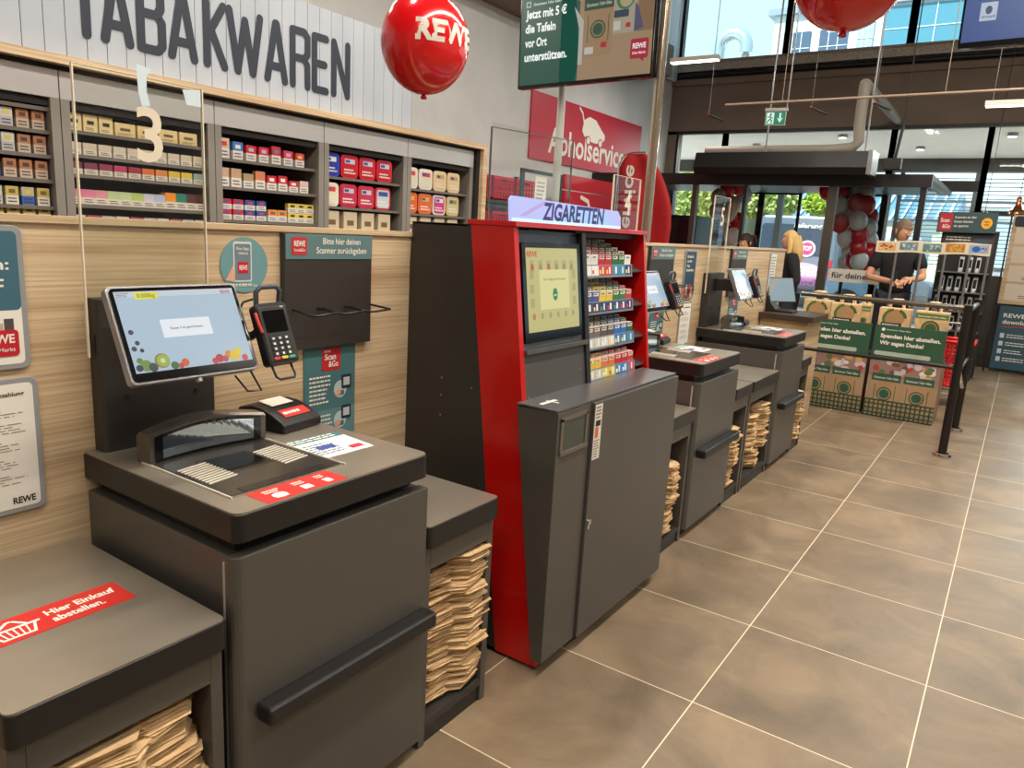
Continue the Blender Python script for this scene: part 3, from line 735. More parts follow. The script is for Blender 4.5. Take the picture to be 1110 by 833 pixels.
# ledge shelves with price rails
RAILS = ((1.300,((226,228,226),(200,60,56),(40,130,190),(30,40,90))),(1.165,((36,44,96),(36,44,96),(46,56,120),(30,36,84))),(1.035,((196,200,200),(210,210,206),(40,120,180),(60,130,190))),(.918,((196,198,196),(210,200,60),(50,130,190),(200,70,110))))
rnd = random.Random(5)
for z, cs in RAILS:
    x = tilt(z)-.012
    o = MB(DGREY); o.prism([(x,0,z-.004),(x,0,z),(-1.0,0,z+.17),(-1.0,0,z+.166)], (0,.27,0),(0,YB-.022,0)); o = o.obj('product_shelf', mc)
    r = MB(); fr = Fr((x+.002,.268,z-.012),(0,1,0),V((tilt(1.4)-tilt(1.0),0,.4)))
    fr.rect(r, 0,-.008,.40,.040, mat('price_rail',(120,124,128),.3), -.003,.001)
    n = 7
    for i in range(n):
        c = cs[min(3,i*4//n)]; u = .006+.0555*i
        fr.rect(r, u,.0,u+.052,.036, paint(c), .001,.0016)
        fr.rect(r, u+.02+.006*rnd.random(),.006,u+.036,.031, paint((232,230,226)), .0016,.002)
        fr.rect(r, u+.003,.006,u+.015,.02, paint(rnd.choice(((220,40,60),(250,210,60),(240,240,240),(60,160,90)))), .0016,.002)
    r.obj('price_rail', o)
# light box sign
m = MB(); fr = Fr((-.70,-.158,1.463),(0,1,0),(.05,0,1))
LIL = glow((186,190,240), 1.0); 
fr.poly(m, [(.01,0),(.775,0),(.765,.045),(.735,.068),(.03,.078),(.008,.078),(-.003,.066)], LIL, -.01,0)
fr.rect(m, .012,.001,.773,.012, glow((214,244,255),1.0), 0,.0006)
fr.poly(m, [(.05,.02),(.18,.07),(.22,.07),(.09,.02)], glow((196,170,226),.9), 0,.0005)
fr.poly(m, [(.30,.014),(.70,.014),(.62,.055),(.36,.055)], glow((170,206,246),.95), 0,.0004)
fr.text(m, 'ZIGARETTEN', .19,.014,.054, paint((58,70,136)), .43, .001, .035)
sg = m.obj('light_box_sign', mc)
# ================================================================== things on the low wall
def ret_board(y, lab):
    t = thing('scanner_return_board', lab, 'board', (-1.08,y+.17,1.2), 'scanner return boards on the wooden wall')
    MB(DGREY).box(WX,WX+.02,y,y+.34,1.055,1.392).obj('panel', t, .001)
    m = MB(); F = Fr((WX+.02,y+.003,1.32),(0,1,0),(0,0,1)); F.rect(m, 0,0,.336,.072, paint((92,124,126)), 0,.002)
    logo(F, m, .02,.012,.05, (196,40,50), PAPER, .055, 'Scan&Go', .003); F.text(m, 'Bitte hier deinen', .21,.044,.018, PAPER, .15,.003,.01,'c'); F.text(m, 'Scanner zurückgeben', .21,.017,.018, PAPER, .2,.003,.01,'c')
    m.obj('header_sign', t)
    for i in range(3):
        h = MB(BLACK); yy = y+.03+.11*i
        h.tube([(WX+.02,yy,1.175),(WX+.10,yy,1.165),(WX+.12,yy+.012,1.168),(WX+.12,yy+.075,1.172),(WX+.10,yy+.09,1.17),(WX+.02,yy+.09,1.175)], .0035, 8); h.obj('wire_hook', t)
    return t
ret_board(-.722,'dark scanner return board with wire hooks beside the round app sticker')
ret_board(1.765,'dark scanner return board partly behind the blue screen of the middle checkout')
ret_board(3.16,'dark scanner return board above the cashier desk corner of the wall')
def hang_poster(y, lab):
    m = MB(); F = Fr((WX+.0015,y,.76),(0,1,0),(0,0,1)); F.rect(m, 0,0,.208,.30, TEAL, 0,.002)
    F.rrect(m, .07,.215,.145,.288,.006, paint((190,36,44)), .002,.003); F.text(m, 'Scan', .08,.25,.018, PAPER, .045,.004,.02); F.text(m, '&Go', .095,.227,.018, PAPER, .04,.004,.02); F.text(m, 'REWE', .078,.273,.007, PAPER, .025,.004,.02)
    F.lines(m, .02,.11,.11,.205,7, PAPER, .003,.4,3); F.rect(m, 0,0,.208,.09, paint((96,140,142)), .002,.0026); F.lines(m, .05,.04,.12,.08,3, PAPER, .0035,.4,6)
    for v_ in (.15,.05):
        F.disc(m, .145,v_,.026,.028, paint((186,206,206)), .002,.003); F.rrect(m, .15,v_,.19,v_+.045,.004, paint((36,44,52)), .003,.004); F.rect(m, .157,v_+.01,.183,v_+.036, paint((196,206,208)), .004,.0046); F.rect(m, .13,v_-.02,.16,v_-.005, paint((90,100,130)), .003,.004); F.disc(m, .135,v_-.01,.012,.009, paint((226,170,130)), .003,.0042)
    tag(m.obj('scan_poster'), lab, 'poster', 'teal scan posters')
hang_poster(-.64,'teal scan and go poster hanging below the nearest return board')
hang_poster(1.86,'teal scan and go poster behind the middle checkout screen')
hang_poster(3.25,'teal scan and go poster behind the farthest checkout screen')
m = MB(); F = Fr((WX+.001,-.84,1.303),(0,1,0),(0,0,1)); F.disc(m, 0,0,.074,.074, paint((108,152,156)), 0,.002,40)
F.rrect(m, -.035,-.045,.022,.062,.006, paint((214,214,210)), .002,.003); F.rrect(m, -.031,-.04,.018,.056,.004, paint((112,128,140)), .003,.0036)
F.poly(m, [(-.06,-.04),(-.035,.0),(-.03,-.045)], paint((222,170,140)), .002,.0032); logo(F, m, -.022,-.022,.03,w=.032,d=.0042); F.text(m,'Eine App,',-.006,.04,.008,PAPER,.04,.0045,.01,'c'); F.text(m,'deine',-.006,.028,.008,PAPER,.03,.0045,.01,'c')
F.lines(m, -.05,-.06,.05,-.047,1, PAPER, .003,.5,2); F.text(m, 'Lade die REWE App', 0,-.058,.006, PAPER, .08,.003,.01,'c')
tag(m.obj('round_sticker'), 'round teal app sticker stuck on the wooden wall', 'sticker')
# framed notices on the wall
SILV = mat('grey_plastic_frame', (150,150,150), .4)
def notice(y0, y1, z0, z1, draw, lab, grp=None):
    t = thing('framed_notice', lab, 'poster', (WX,(y0+y1)/2,z0), grp)
    m = MB(); F = Fr((WX,y0,z0),(0,1,0),(0,0,1)); w, h = y1-y0, z1-z0
    F.rrect(m, 0,0,w,h,.018, SILV, 0,.008); m.obj('frame', t, .002)
    m = MB(); F.rrect(m, .012,.012,w-.012,h-.012,.010, PAPER, .008,.0088); draw(F, m, w, h); m.obj('sheet', t); return t
def d1(F, m, w, h):
    F.rrect(m, .012,h*.42,w-.012,h-.012,.01, paint((60,104,120)), .0088,.0094)
    F.text(m, 'Einfach:', w-.03,h*.70,.022, PAPER, .13,.01,.02,'r'); F.lines(m, .03,h*.57,w-.03,h*.65,2, PAPER,.01,.4,3)
    for i in range(9): F.rect(m, .012+.02*i,h*.2,.03+.02*i,h*(.3+.03*(i%3)), paint(((120,90,80),(190,170,150),(80,70,70))[i%3]), .0088,.0093)
    F.rrect(m, w-.10,.03,w-.022,.085,.008, paint((196,20,36)), .0094,.0105); F.text(m,'REWE',w-.06,.058,.018,PAPER,.06,.0112,.03,'c'); F.text(m,'Dein Markt',w-.06,.04,.008,PAPER,.06,.0112,.01,'c')
def d2(F, m, w, h):
    F.text(m, 'zur Kartenzahlung', w-.03,h-.038,.009, paint((60,50,40)), .105,.0095,.02,'r')
    for i, v_ in enumerate((.80,.68,.55,.42,.30)): F.lines(m, .025,h*(v_-.08),w-.03,h*v_,4, paint((150,136,112)),.0095,.3,20+i)
    F.text(m, 'REWE', w-.022,.022,.014, paint((20,20,20)), .045,.0095,.03,'r')
notice(-1.60,-1.381,1.087,1.388,d1,'framed teal poster at the picture edge above the framed text sheet')
notice(-1.60,-1.372,.768,1.068,d2,'framed sheet of small dark text below the framed teal poster')
def d3(F, m, w, h):
    F.rrect(m, .012,.012,w-.012,h-.012,.008, paint((44,70,88)), .0088,.0094)
    for i in range(4): F.text(m, ('Einfach','mit der','App','bezahlen')[i], .03,h*(.84-.09*i),.016, PAPER, (.1,.08,.05,.12)[i],.01,.02)
    for i in range(6): F.disc(m, .03+.028*i,h*.13+.02*(i%2),.022,.035, paint(((180,60,50),(210,180,160),(90,80,80))[i%3]), .0094,.0099)
notice(2.31,2.50,1.07,1.379,d3,'slim dark blue framed poster between middle and farthest checkout')
notice(2.31,2.50,.75,1.053,d2,'framed text sheet under the slim dark blue poster')
def d4(F, m, w, h): F.lines(m, .02,.02,w-.02,h-.03,12, paint((150,146,136)),.0095,.4,7)
notice(4.17,4.36,1.05,1.377,d4,'silver framed sheet near the far end of the wooden wall')
# ================================================================== tobacco units
TG = mat('tobacco_unit_grey', (196,194,192), .35, .2); TUP = mat('upright_grey', (146,140,132), .4, .2); TIN = mat('unit_inside_brown', (58,42,32), .6)
SH = mat('shelf_edge_grey', (70,62,55), .5, .2)
XT = -2.5
bays = [('first',-1.30,-.630,(1.795,1.71,1.62,1.527,1.426,1.33)),('second',-.630,.033,(1.727,1.636,1.560,1.442,1.35)),('third',.033,.680,(1.693,1.564,1.41,1.28)),('fourth',.680,1.328,(1.668,1.51,1.36)),('fifth',1.328,1.975,(1.654,1.505,1.36))]
BL = ['unlit bay of picture-warning packs at the picture edge','bay of flat cream boxes behind the number 3 glass','bay of red, white and blue cigarette cartons','bay of red tobacco tubs','bay of orange and white tubs next to the wooden frame end']
for (nm, ya, yb, zs), lb in zip(bays, BL):
    t = thing('tobacco_shelf_unit', 'grey tobacco shelf '+lb, 'shelf unit', (XT,(ya+yb)/2,0), 'tobacco shelf units under the big sign')
    MB(TG).box(XT-.4,XT,ya+.002,yb-.002,1.83,1.935).obj('header_panel', t, .002)
    for a, b in ((ya+.002,ya+.035),(yb-.035,yb-.002)): MB(TUP).box(XT-.4,XT,a,b,.0,1.83).obj('upright', t)
    MB(TIN).box(XT-.4,XT-.38,ya+.035,yb-.035,.05,1.83).obj('back_panel', t)
    MB(DARKIN).box(XT-.03,XT-.015,ya+.035,yb-.035,1.80,1.83).obj('roller_shutter', t)
    for z in zs:
        s = MB(SH).box(XT-.38,XT-.025,ya+.035,yb-.035,z-.012,z-.002); sh_ = s.obj('shelf', t)
        s = MB(mat('price_strip',(112,104,96),.4)).box(XT-.025,XT-.021,ya+.035,yb-.035,z-.015,z-.001); s.obj('price_strip', sh_)
    MB(DGREY).box(XT-.38,XT-.02,ya+.035,yb-.035,.0,.6).obj('base_cabinet', t)
t = thing('wooden_surround', 'light wooden frame around the grey tobacco shelf units', 'frame', (XT,0,0))
MB(WOOD).box(XT-.42,XT+.05,-1.4,2.06,1.952,1.985).obj('top_board', t); MB(WOOD).box(XT-.42,XT+.05,2.015,2.06,0,1.952).obj('end_board', t)
MB(DARKIN).box(XT-.4,XT+.0,-1.3,2.0,1.936,1.952).obj('shadow_gap_strip', t)  # dark strip stands in for the shade under the top board
MB(DARKIN).box(XT-.4,XT+.02,1.978,2.015,0,1.952).obj('filler_strip', t)
# big sign
t = thing('tobacco_sign', 'white plank sign with tall dark letters TABAKWAREN above the tobacco shelves', 'sign', (XT,0,1.985))
PL = mat('whitewashed_planks', (180,187,197), .6, noise=(6,(172,180,190),(1,1,.3)))
m = MB(PL); y = -1.6; rnd = random.Random(3)
while y < 1.3: m.box(XT-.03,XT+.0,y+.001,min(y+.0765,1.36)-.001,1.985,2.485); y += .0775
m.use(mat('plank_groove',(160,162,166),.8)).box(XT-.03,XT-.008,-1.6,1.36,1.986,2.48)
m.obj('plank_board', t)
LET = paint((34,42,56),.5)
m = MB(); F = Fr((XT+.001,0,2.07),(0,1,0),(0,0,1)); H = .29; w = .037; D = .0015
def S(pts): F.stroke(m, pts, w, LET, D)
h0, h1 = w/2, H-w/2
def ch_T(a,b): S([(a,h1),(b,h1)]); S([((a+b)/2,h1),((a+b)/2,h0)])
def ch_A(a,b): c=(a+b)/2; S([(a,h0),(c-.004,h1),(c+.004,h1),(b,h0)]); S([(a+.018,h0+.06),(b-.018,h0+.06)])
def ch_B(a,b): S([(a,h0),(a,h1),(b-.02,h1),(b-.003,h1-.02),(b-.003,h1-.085),(b-.02,h1-.115),(a+.01,h1-.115)]); S([(b-.02,h1-.115),(b,h1-.14),(b,h0+.022),(b-.02,h0),(a,h0)])
def ch_K(a,b): S([(a,h0),(a,h1)]); S([(b-.003,h1),(a+.006,h0+.12)]); S([(a+.02,h0+.15),(b,h0)])
def ch_W(a,b): q=(b-a)/4; S([(a,h1),(a+q,h0),(a+2*q,h1-.03),(a+3*q,h0),(b,h1)])
def ch_R(a,b): S([(a,h0),(a,h1),(b-.02,h1),(b,h1-.02),(b,h1-.10),(b-.02,h1-.125),(a,h1-.125)]); S([(b-.025,h1-.125),(b-.002,h1-.15),(b,h0)])
def ch_E(a,b): S([(b,h0),(a,h0),(a,h1),(b,h1)]); S([(a,H*.5),(b-.01,H*.5)])
def ch_N(a,b): S([(a,h0),(a,h1),(b,h0),(b,h1)])
for fn, a, b in ((ch_T,-.565,-.465),(ch_A,-.444,-.345),(ch_B,-.297,-.205),(ch_A,-.163,-.058),(ch_K,.004,.092),(ch_W,.12,.285),(ch_A,.325,.428),(ch_R,.475,.568),(ch_E,.612,.69),(ch_N,.742,.838)): fn(a, b)
m.obj('lettering', t)
# ------------------------------------------------------------------ goods
def pack_mesh(w, h, d, top, low, extra=None, band=.5, seed=0):
    m = MB(paint(low)); m.box(-d,0,-w/2,w/2,0,h*band).use(paint(top)).box(-d,0,-w/2,w/2,h*band,h)
    F = Fr((.0004,-w/2,0),(0,1,0),(0,0,1)); ink = paint((60,52,50))
    F.lines(m, w*.14,h*.08,w*.86,h*band*.85,2, ink, .0003,.4,seed+1)
    if extra: F.rect(m, w*.25,h*(band+.12),w*.75,h*(band+.34), paint(extra), 0,.0004)
    F2 = Fr((-d*.1,-w/2,h+.0002),(0,1,0),(-1,0,0)); F2.rect(m, w*.12,0,w*.88,d*.5, paint(low), 0,.0003); F2.lines(m, w*.15,0,w*.85,d*.5,2, ink,.0006,.4,seed)
    o = m.obj('x'); me = o.data; bpy.data.objects.remove(o); return me
def place(me, name, x, y, z, label, cat, group, rz=0):
    o = bpy.data.objects.new(name, me); COL.objects.link(o); o.location = (x,y,z); o.rotation_euler = (0,0,rz); tag(o, label, cat, group); return o
def row(meshes, ya, pitch, z, where, name='cigarette_pack', cat='cigarette pack', grp='cigarette packs on the tobacco shelves', x=XT-.035, jit=0, n=None, cols=None, depth=0):
    rnd = random.Random(int(z*1000)+int(ya*100))
    for i in range(n or len(meshes)):
        me = meshes[i%len(meshes)]
        place(me, name, x-jit*rnd.random(), ya+pitch*i, z, '%s, %s along %s' % (cols[i%len(cols)], nth(i), where), cat, grp)
gold = pack_mesh(.043,.066,.022,(206,182,96),(222,214,200),(120,100,60)); brown = pack_mesh(.043,.066,.022,(176,120,84),(200,180,160),(90,60,50)); pale = pack_mesh(.043,.066,.022,(206,206,204),(190,186,186),(220,196,80)); blu = pack_mesh(.043,.066,.022,(190,182,160),(60,96,170),(220,200,80))
for z, ms, cs in ((1.71,(pale,pale,pale,brown,brown),('silvery picture-warning pack',)*3+('brownish picture-warning pack',)*2),(1.62,(gold,gold,pale,brown,brown),('gold picture-warning pack',)*2+('silvery picture-warning pack',)+('brownish picture-warning pack',)*2),
                  (1.527,(blu,blu,brown,brown,brown),('blue-footed picture-warning pack',)*2+('brownish picture-warning pack',)*3),(1.426,(gold,pale,gold,blu,gold),('gold picture-warning pack','silvery picture-warning pack','gold picture-warning pack','blue-footed picture-warning pack','gold picture-warning pack'))):
    row(ms, -.915, .0545, z, 'the %s row of the unlit bay at the picture edge' % {1.71:'top',1.62:'second',1.527:'third',1.426:'fourth'}[z], cols=cs)
row([gold], -.915,.0545,1.36,'the bottom row of the unlit bay at the picture edge',n=5,cols=('gold picture-warning pack',))
CR = (232,206,150)
wide = pack_mesh(.085,.052,.05,CR,(226,198,140),(110,92,66),.3,3); dev = pack_mesh(.055,.066,.04,CR,(236,212,160),(40,38,40),.3,5)
row([dev], -.565,.062,1.727,'the top shelf behind the number 3 glass','starter_box','cigarette pack',n=3,cols=('cream device box with dark picture',))
row([wide], -.362,.095,1.727,'the top shelf behind the number 3 glass','flat_box','cigarette pack',n=4,cols=('cream flat tobacco box',))
def stick(c, l=(224,214,200), h=.046): return pack_mesh(.052,h,.045,c,l,None,.45,4)
sc_ = stick((214,200,178)); row([sc_], -.57,.060,1.636,'the second shelf behind the number 3 glass',n=10,cols=('small cream stick pack',))
cc = [((120,50,70),'wine red'),((130,56,80),'wine red'),((150,50,80),'magenta'),((190,60,100),'pink'),((160,50,70),'crimson'),((220,110,60),'orange'),((222,140,70),'orange'),((226,190,60),'yellow'),((226,196,70),'yellow'),((150,180,160),'grey-green')]
row([stick(c) for c,_ in cc], -.57,.060,1.560,'the third shelf behind the number 3 glass',n=10,cols=[n_+' topped small stick pack' for _,n_ in cc])
cc = [((226,120,150),'pink'),((226,130,160),'pink'),((222,150,160),'pale pink'),((190,206,150),'pale green'),((196,210,160),'pale green'),((180,200,110),'lime'),((206,200,220),'lilac'),((180,190,220),'pale blue'),((240,150,40),'orange'),((40,130,110),'teal'),((90,40,40),'maroon'),((70,34,38),'maroon')]
row([stick(c,h=.058 if i < 8 else .07) for i,(c,_) in enumerate(cc)], -.575,.0505,1.442,'the fourth shelf behind the number 3 glass',n=12,cols=[n_+' topped stick pack' for _,n_ in cc])
row([stick((226,214,190)),stick((180,60,90)),stick((200,180,200))], -.57,.060,1.352,'the lowest visible shelf behind the number 3 glass',n=10,cols=('low stick pack',))
W_ = (226,220,212)
def big(c, e=None, h=.083): return pack_mesh(.055,h,.024,c,W_,e,.5,6)
r1 = [(big((220,190,160),(200,60,50),.09),'beige and white'),(big((60,120,190),(230,230,230),.08),'blue and white'),(big((206,36,50),(180,180,220),.072),'red and white'),(big((206,36,50),(180,180,220),.072),'red and white'),(big((196,30,46),(100,120,150),.085),'red and silver'),(big((200,60,90),(220,160,200),.072),'pink and white'),(big((206,60,40),(220,190,120),.068),'red and tan')]
row([a for a,_ in r1], .105,.074,1.693,'the top shelf of the carton bay',n=7,cols=[b+' big cigarette pack' for _,b in r1])
r2 = [(big((206,170,140),None,.085),'tan'),(big((200,160,130),None,.085),'tan'),(big((170,150,110),None,.068),'olive'),(big((216,130,90),None,.085),'apricot'),(big((206,30,40),(240,240,240),.07),'red roofed'),(big((206,30,40),(240,240,240),.074),'red roofed'),(big((206,40,40),(240,240,240),.055),'short red'),(big((220,190,180),None,.06),'short pale')]
row([a for a,_ in r2], .10,.068,1.564,'the middle shelf of the carton bay',n=8,cols=[b+' big cigarette pack' for _,b in r2])
for k, (zz) in enumerate((1.41,1.459)):
    r3 = [(big((200,40,54),(60,90,160),.047),'red'),(big((200,40,54),(60,90,160),.047),'red'),(big((40,80,160),(200,60,70),.047),'blue'),(big((40,80,160),(200,60,70),.047),'blue')]
    row([a for a,_ in r3], .11,.066,zz,'the bottom carton shelf, %s layer' % ('lower','upper')[k],n=4,cols=[b+' capped carton' for _,b in r3])
row([big((226,140,60),(110,100,90),.058)], .376,.058,1.41,'the bottom shelf beside the yellow cartons',n=2,cols=('orange carton with grey picture',))
for k, zz in enumerate((1.41,1.459)): row([big((226,200,90),(40,36,34),.047)], .50,.056,zz,'the bottom carton shelf, %s layer' % ('lower','upper')[k],n=3,cols=('yellow carton with black mark',))
# tubs
def tub(c, lid, lab, w=.125, h=.125):
    m = MB(); pts = []
    F = Fr((-.0,-w/2,0),(0,1,0),(0,0,1)); F.rrect(m, .006,0,w-.006,h-.004,.02, mat('tub_%d_%d_%d'%c,c,.3), -.11,0)
    F.rrect(m, 0,0,w,h,.024, mat('tub_%d_%d_%d'%lid,lid,.3), 0,.012); F.rrect(m, .012,.010,w-.012,h-.012,.018, mat('tub_%d_%d_%d'%c,c,.3), .012,.014)
    F.rect(m, w*.2,h*.62,w*.8,h*.82, paint(lab), .014,.0146); F.rect(m, w*.25,h*.66,w*.5,h*.78, paint((60,90,160)), .0146,.015); F.lines(m, w*.15,h*.16,w*.85,h*.42,2, PAPER, .0148,.5,5)
    o = m.obj('x', bevel=0); me = o.data; bpy.data.objects.remove(o); return me
REDT = tub((206,20,44),(222,30,46),(200,210,226)); PINK = tub((196,50,90),(214,40,60),(220,200,210)); BLUT = tub((40,60,170),(50,70,190),(230,230,230)); FAM = tub((206,214,224),(214,50,50),(40,90,160)); ORT = tub((226,100,40),(232,110,50),(240,180,60)); WHT = tub((236,226,200),(240,234,220),(220,60,80)); YLT = tub((236,206,150),(236,214,170),(200,170,110)); MAG = tub((206,50,130),(236,226,220),(240,230,235)); BEI = tub((206,196,150),(226,190,110),(150,150,90))
def tubs(lst, ya, pitch, z, where):
    for i, (me, nm) in enumerate(lst): place(me, 'tobacco_tub', XT-.05, ya+pitch*i, z, '%s, %s on %s' % (nm, nth(i), where), 'tobacco tub', 'tobacco tubs on the shelves')
tubs([(BLUT,'blue tobacco tub'),(REDT,'red tobacco tub'),(REDT,'red tobacco tub'),(REDT,'red tobacco tub')], .72+.04,.137,1.668,'the top shelf of the tub bay')
tubs([(WHT,'white tobacco tub'),(PINK,'crimson tobacco tub'),(PINK,'crimson tobacco tub'),(FAM,'red-rimmed tub with blue print')], .755,.136,1.51,'the middle shelf of the tub bay')
tubs([(WHT,'white tub with pink band'),(WHT,'white tub with pink band'),(YLT,'yellowish pale tub'),(YLT,'yellowish pale tub')], 1.40,.138,1.654,'the top shelf by the wooden frame end')
tubs([(ORT,'orange tub'),(ORT,'orange tub'),(MAG,'white tub with magenta centre'),(BEI,'yellow-rimmed beige tub')], 1.40,.138,1.505,'the middle shelf by the wooden frame end')
bxw = pack_mesh(.10,.125,.05,(216,200,170),(222,190,60),(120,90,60),.28,9)
row([bxw], .77,.135,1.36,'the bottom shelf of the tub bay','tobacco_box','tobacco box','white and yellow tobacco boxes',n=4,cols=('white tobacco box with yellow foot',))
row([bxw], 1.41,.135,1.36,'the bottom shelf by the wooden frame end','tobacco_box','tobacco box','white and yellow tobacco boxes',n=4,cols=('white tobacco box with yellow foot',))
# packs on the ledges of the cigarette machine: rows step up towards the back
def vpack(c, sd):
    m = MB(paint(c)); m.box(-.029,0,-.0265,.0265,0,.060)
    F = Fr((.0004,-.0265,0),(0,1,0),(0,0,1)); F.rect(m, .008,.044,.045,.056, paint((232,228,220)), 0,.0004); F.lines(m, .012,.046,.042,.055,1, paint((40,36,40)), .0006,.6,sd)
    F2 = Fr((0,-.0265,.0602),(0,1,0),(-1,0,0)); F2.rect(m, .002,.002,.051,.027, paint((236,232,220)), 0,.0003)
    tc = paint(((206,60,60),(60,130,80),(200,70,60),(210,70,60))[sd%4]); F2.lines(m, .005,.004,.049,.025,2, tc, .0006,.5,sd+3)
    o = m.obj('x'); me = o.data; bpy.data.objects.remove(o); return me
cols4 = [[((226,226,222),'white'),((196,40,50),'red'),((40,110,60),'green'),((236,236,232),'white')],[((70,90,150),'blue'),((230,200,60),'yellow'),((60,120,70),'green'),((200,60,60),'red')],[((120,110,104),'grey'),((90,80,80),'grey'),((40,110,190),'blue'),((40,100,60),'green')],[((236,190,60),'yellow'),((230,120,60),'orange'),((200,40,44),'red'),((214,60,50),'red')]]
nm4 = ['topmost','second','third','lowest']
for si, ((z, _), cs) in enumerate(zip(RAILS, cols4)):
    mm = [vpack(c, i) for i,(c,_) in enumerate(cs)]
    x0 = tilt(z)-.018
    for i in range(7):
        k = min(3, i*4//7)
        for j in range(6):
            place(mm[k], 'cigarette_pack', x0-.031*j, .30+.0555*i, z+.004+.0135*j, '%s pack in column %s, %s from the rail, machine\'s %s ledge' % (cs[k][1], 'one two three four five six seven'.split()[i], nth(j), nm4[si]), 'cigarette pack', 'cigarette packs in the red machine')
# ================================================================== poles, screens, balloons
o = MB(mat('steel_pole',(186,170,150),.18,.9)).cyl((-1.30,2.17,0),(-1.30,2.17,5.6),.030,24).obj('support_pole'); tag(o, 'tall shiny metal pole beside the advertising screen', 'pole')
o = MB(mat('pale_pole',(196,196,190),.35,.4)).cyl((-2.02,2.26,0),(-2.02,2.26,5.6),.026,20).obj('support_pole'); tag(o, 'pale pole running up behind the advertising screen', 'pole')
t = thing('advertising_screen', 'hanging screen with green advert reading Jetzt mit 5 Euro die Tafeln vor Ort unterstützen', 'screen', (-1.8,2.1,2.34))
TY = 2.1; tr = V((.95,0,.02)).normalized(); tu = V((-.02,0,1)).normalized()
F = Fr((-2.265,TY,2.337), tr, tu); TW, TH = .945, .56
m = MB(); F.rect(m, 0,0,TW,TH, GLOSSBLACK, -.05,0); m.obj('casing', t, .003)
m = MB(METAL); m.box(-2.1,-1.94,TY+.05,TY+.23,2.5,2.56); m.obj('bracket', t)
m = MB(); F2 = Fr(F.p(.012,.018,.001), tr, tu); w_, h_ = TW-.024, TH-.03; E_ = .55
g = lambda c, e=E_: glow(c, e)
F2.rect(m, 0,0,w_,h_, g((180,150,116)), 0,.0004)
F2.rect(m, 0,0,.43,h_, g((40,96,80)), .0004,.0008)
F2.poly(m, [(.41,0),(.44,.12),(.40,h_-.06),(.38,h_),(.30,h_),(.30,0)], g((40,96,80)), .0004,.0008)
F2.poly(m, [(.43,.09),(.46,.09),(.46,.34),(.39,h_-.1),(.43,.3)], g((206,200,190)), .0004,.0009)
for i, (s_, ww) in enumerate((('Jetzt mit 5 €',.30),('die Tafeln',.225),('vor Ort',.165),('unterstützen.',.315))):
    F2.text(m, s_, .035,.40-.085*i,.05, g((240,244,240),.9), ww, .0012, .03)
F2.text(m, 'Gemeinsam Teller füllen', .09,.472,.016, g((230,236,232),.8), .20,.0012,.01); F2.rect(m, .035,.465,.07,.50, g((200,214,206)), .0008,.0012); F2.disc(m, .0525,.4825,.012,.012, g((60,110,90)), .0012,.0014)
def pbag(m, F, u, v, w, h, e=None, d=.0008):
    G_ = (lambda c: glow(c, e)) if e else (lambda c: paint(c))
    F.rect(m, u,v,u+w,v+h, G_((176,142,104)), d,d+.0004); F.rect(m, u,v+h*.80,u+w,v+h, G_((50,84,64)), d+.0004,d+.0008)
    F.text(m, 'Gemeinsam Teller füllen', u+w*.5,v+h*.86,h*.06, G_((225,230,220)), w*.85,d+.0012,.01,'c')
    F.disc(m, u+w*.5,v+h*.46,w*.26,w*.26, G_((40,90,66)), d+.0004,d+.0008); F.disc(m, u+w*.5,v+h*.46,w*.215,w*.215, G_((166,134,98)), d+.0008,d+.001); F.disc(m, u+w*.5,v+h*.46,w*.17,w*.17, G_((40,90,66)), d+.001,d+.0014)
    F.rect(m, u+w*.14,v+h*.25,u+w*.165,v+h*.7, G_((40,90,66)), d+.0004,d+.0008); F.rect(m, u+w*.84,v+h*.25,u+w*.865,v+h*.7, G_((40,90,66)), d+.0004,d+.0008)
pbag(m, F2, .46,.13,.20,.33, E_); F2.rect(m, .475,.145,.535,.185, g((220,214,204)), .0014,.0018); F2.rrect(m, .585,.175,.625,.205,.004, g((200,40,60)), .0014,.0018)
F2.rect(m, .66,.24,.81,h_, g((186,172,150)), .0008,.0012); F2.disc(m, .735,.43,.06,.06, g((70,130,90)), .0012,.0016); F2.disc(m, .74,.425,.042,.042, g((196,176,140)), .0016,.002); F2.rect(m, .665,.33,.76,.37, g((50,70,90)), .0012,.0016); F2.rect(m, .665,.26,.71,.31, g((220,214,204)), .0012,.0016); F2.rrect(m, .745,.27,.775,.295,.003, g((200,40,60)), .0012,.0016)
F2.rect(m, .82,.24,w_,h_, g((150,116,84)), .0008,.001); F2.poly(m, [(.80,.24),(.86,.26),(.82,.38),(.80,.40)], g((90,90,120)), .0009,.0013)
for i,c in enumerate(((226,214,90),(190,150,90),(206,170,60),(196,60,60))): F2.rect(m, .42+.06*i,.46,.47+.06*i,h_, g(c), .0008,.0014)
F2.rrect(m, .785,.09,.90,.20,.012, g((196,30,60)), .001,.0014); F2.poly(m, [(.845,.092),(.875,.092),(.872,.07)], g((196,30,60)), .001,.0014); F2.text(m,'REWE',.842,.147,.028,g((240,230,230),.8),.085,.0018,.035,'c'); F2.text(m,'Dein Markt',.842,.115,.014,g((240,230,230),.8),.085,.0018,.02,'c')
m.obj('screen_picture', t)
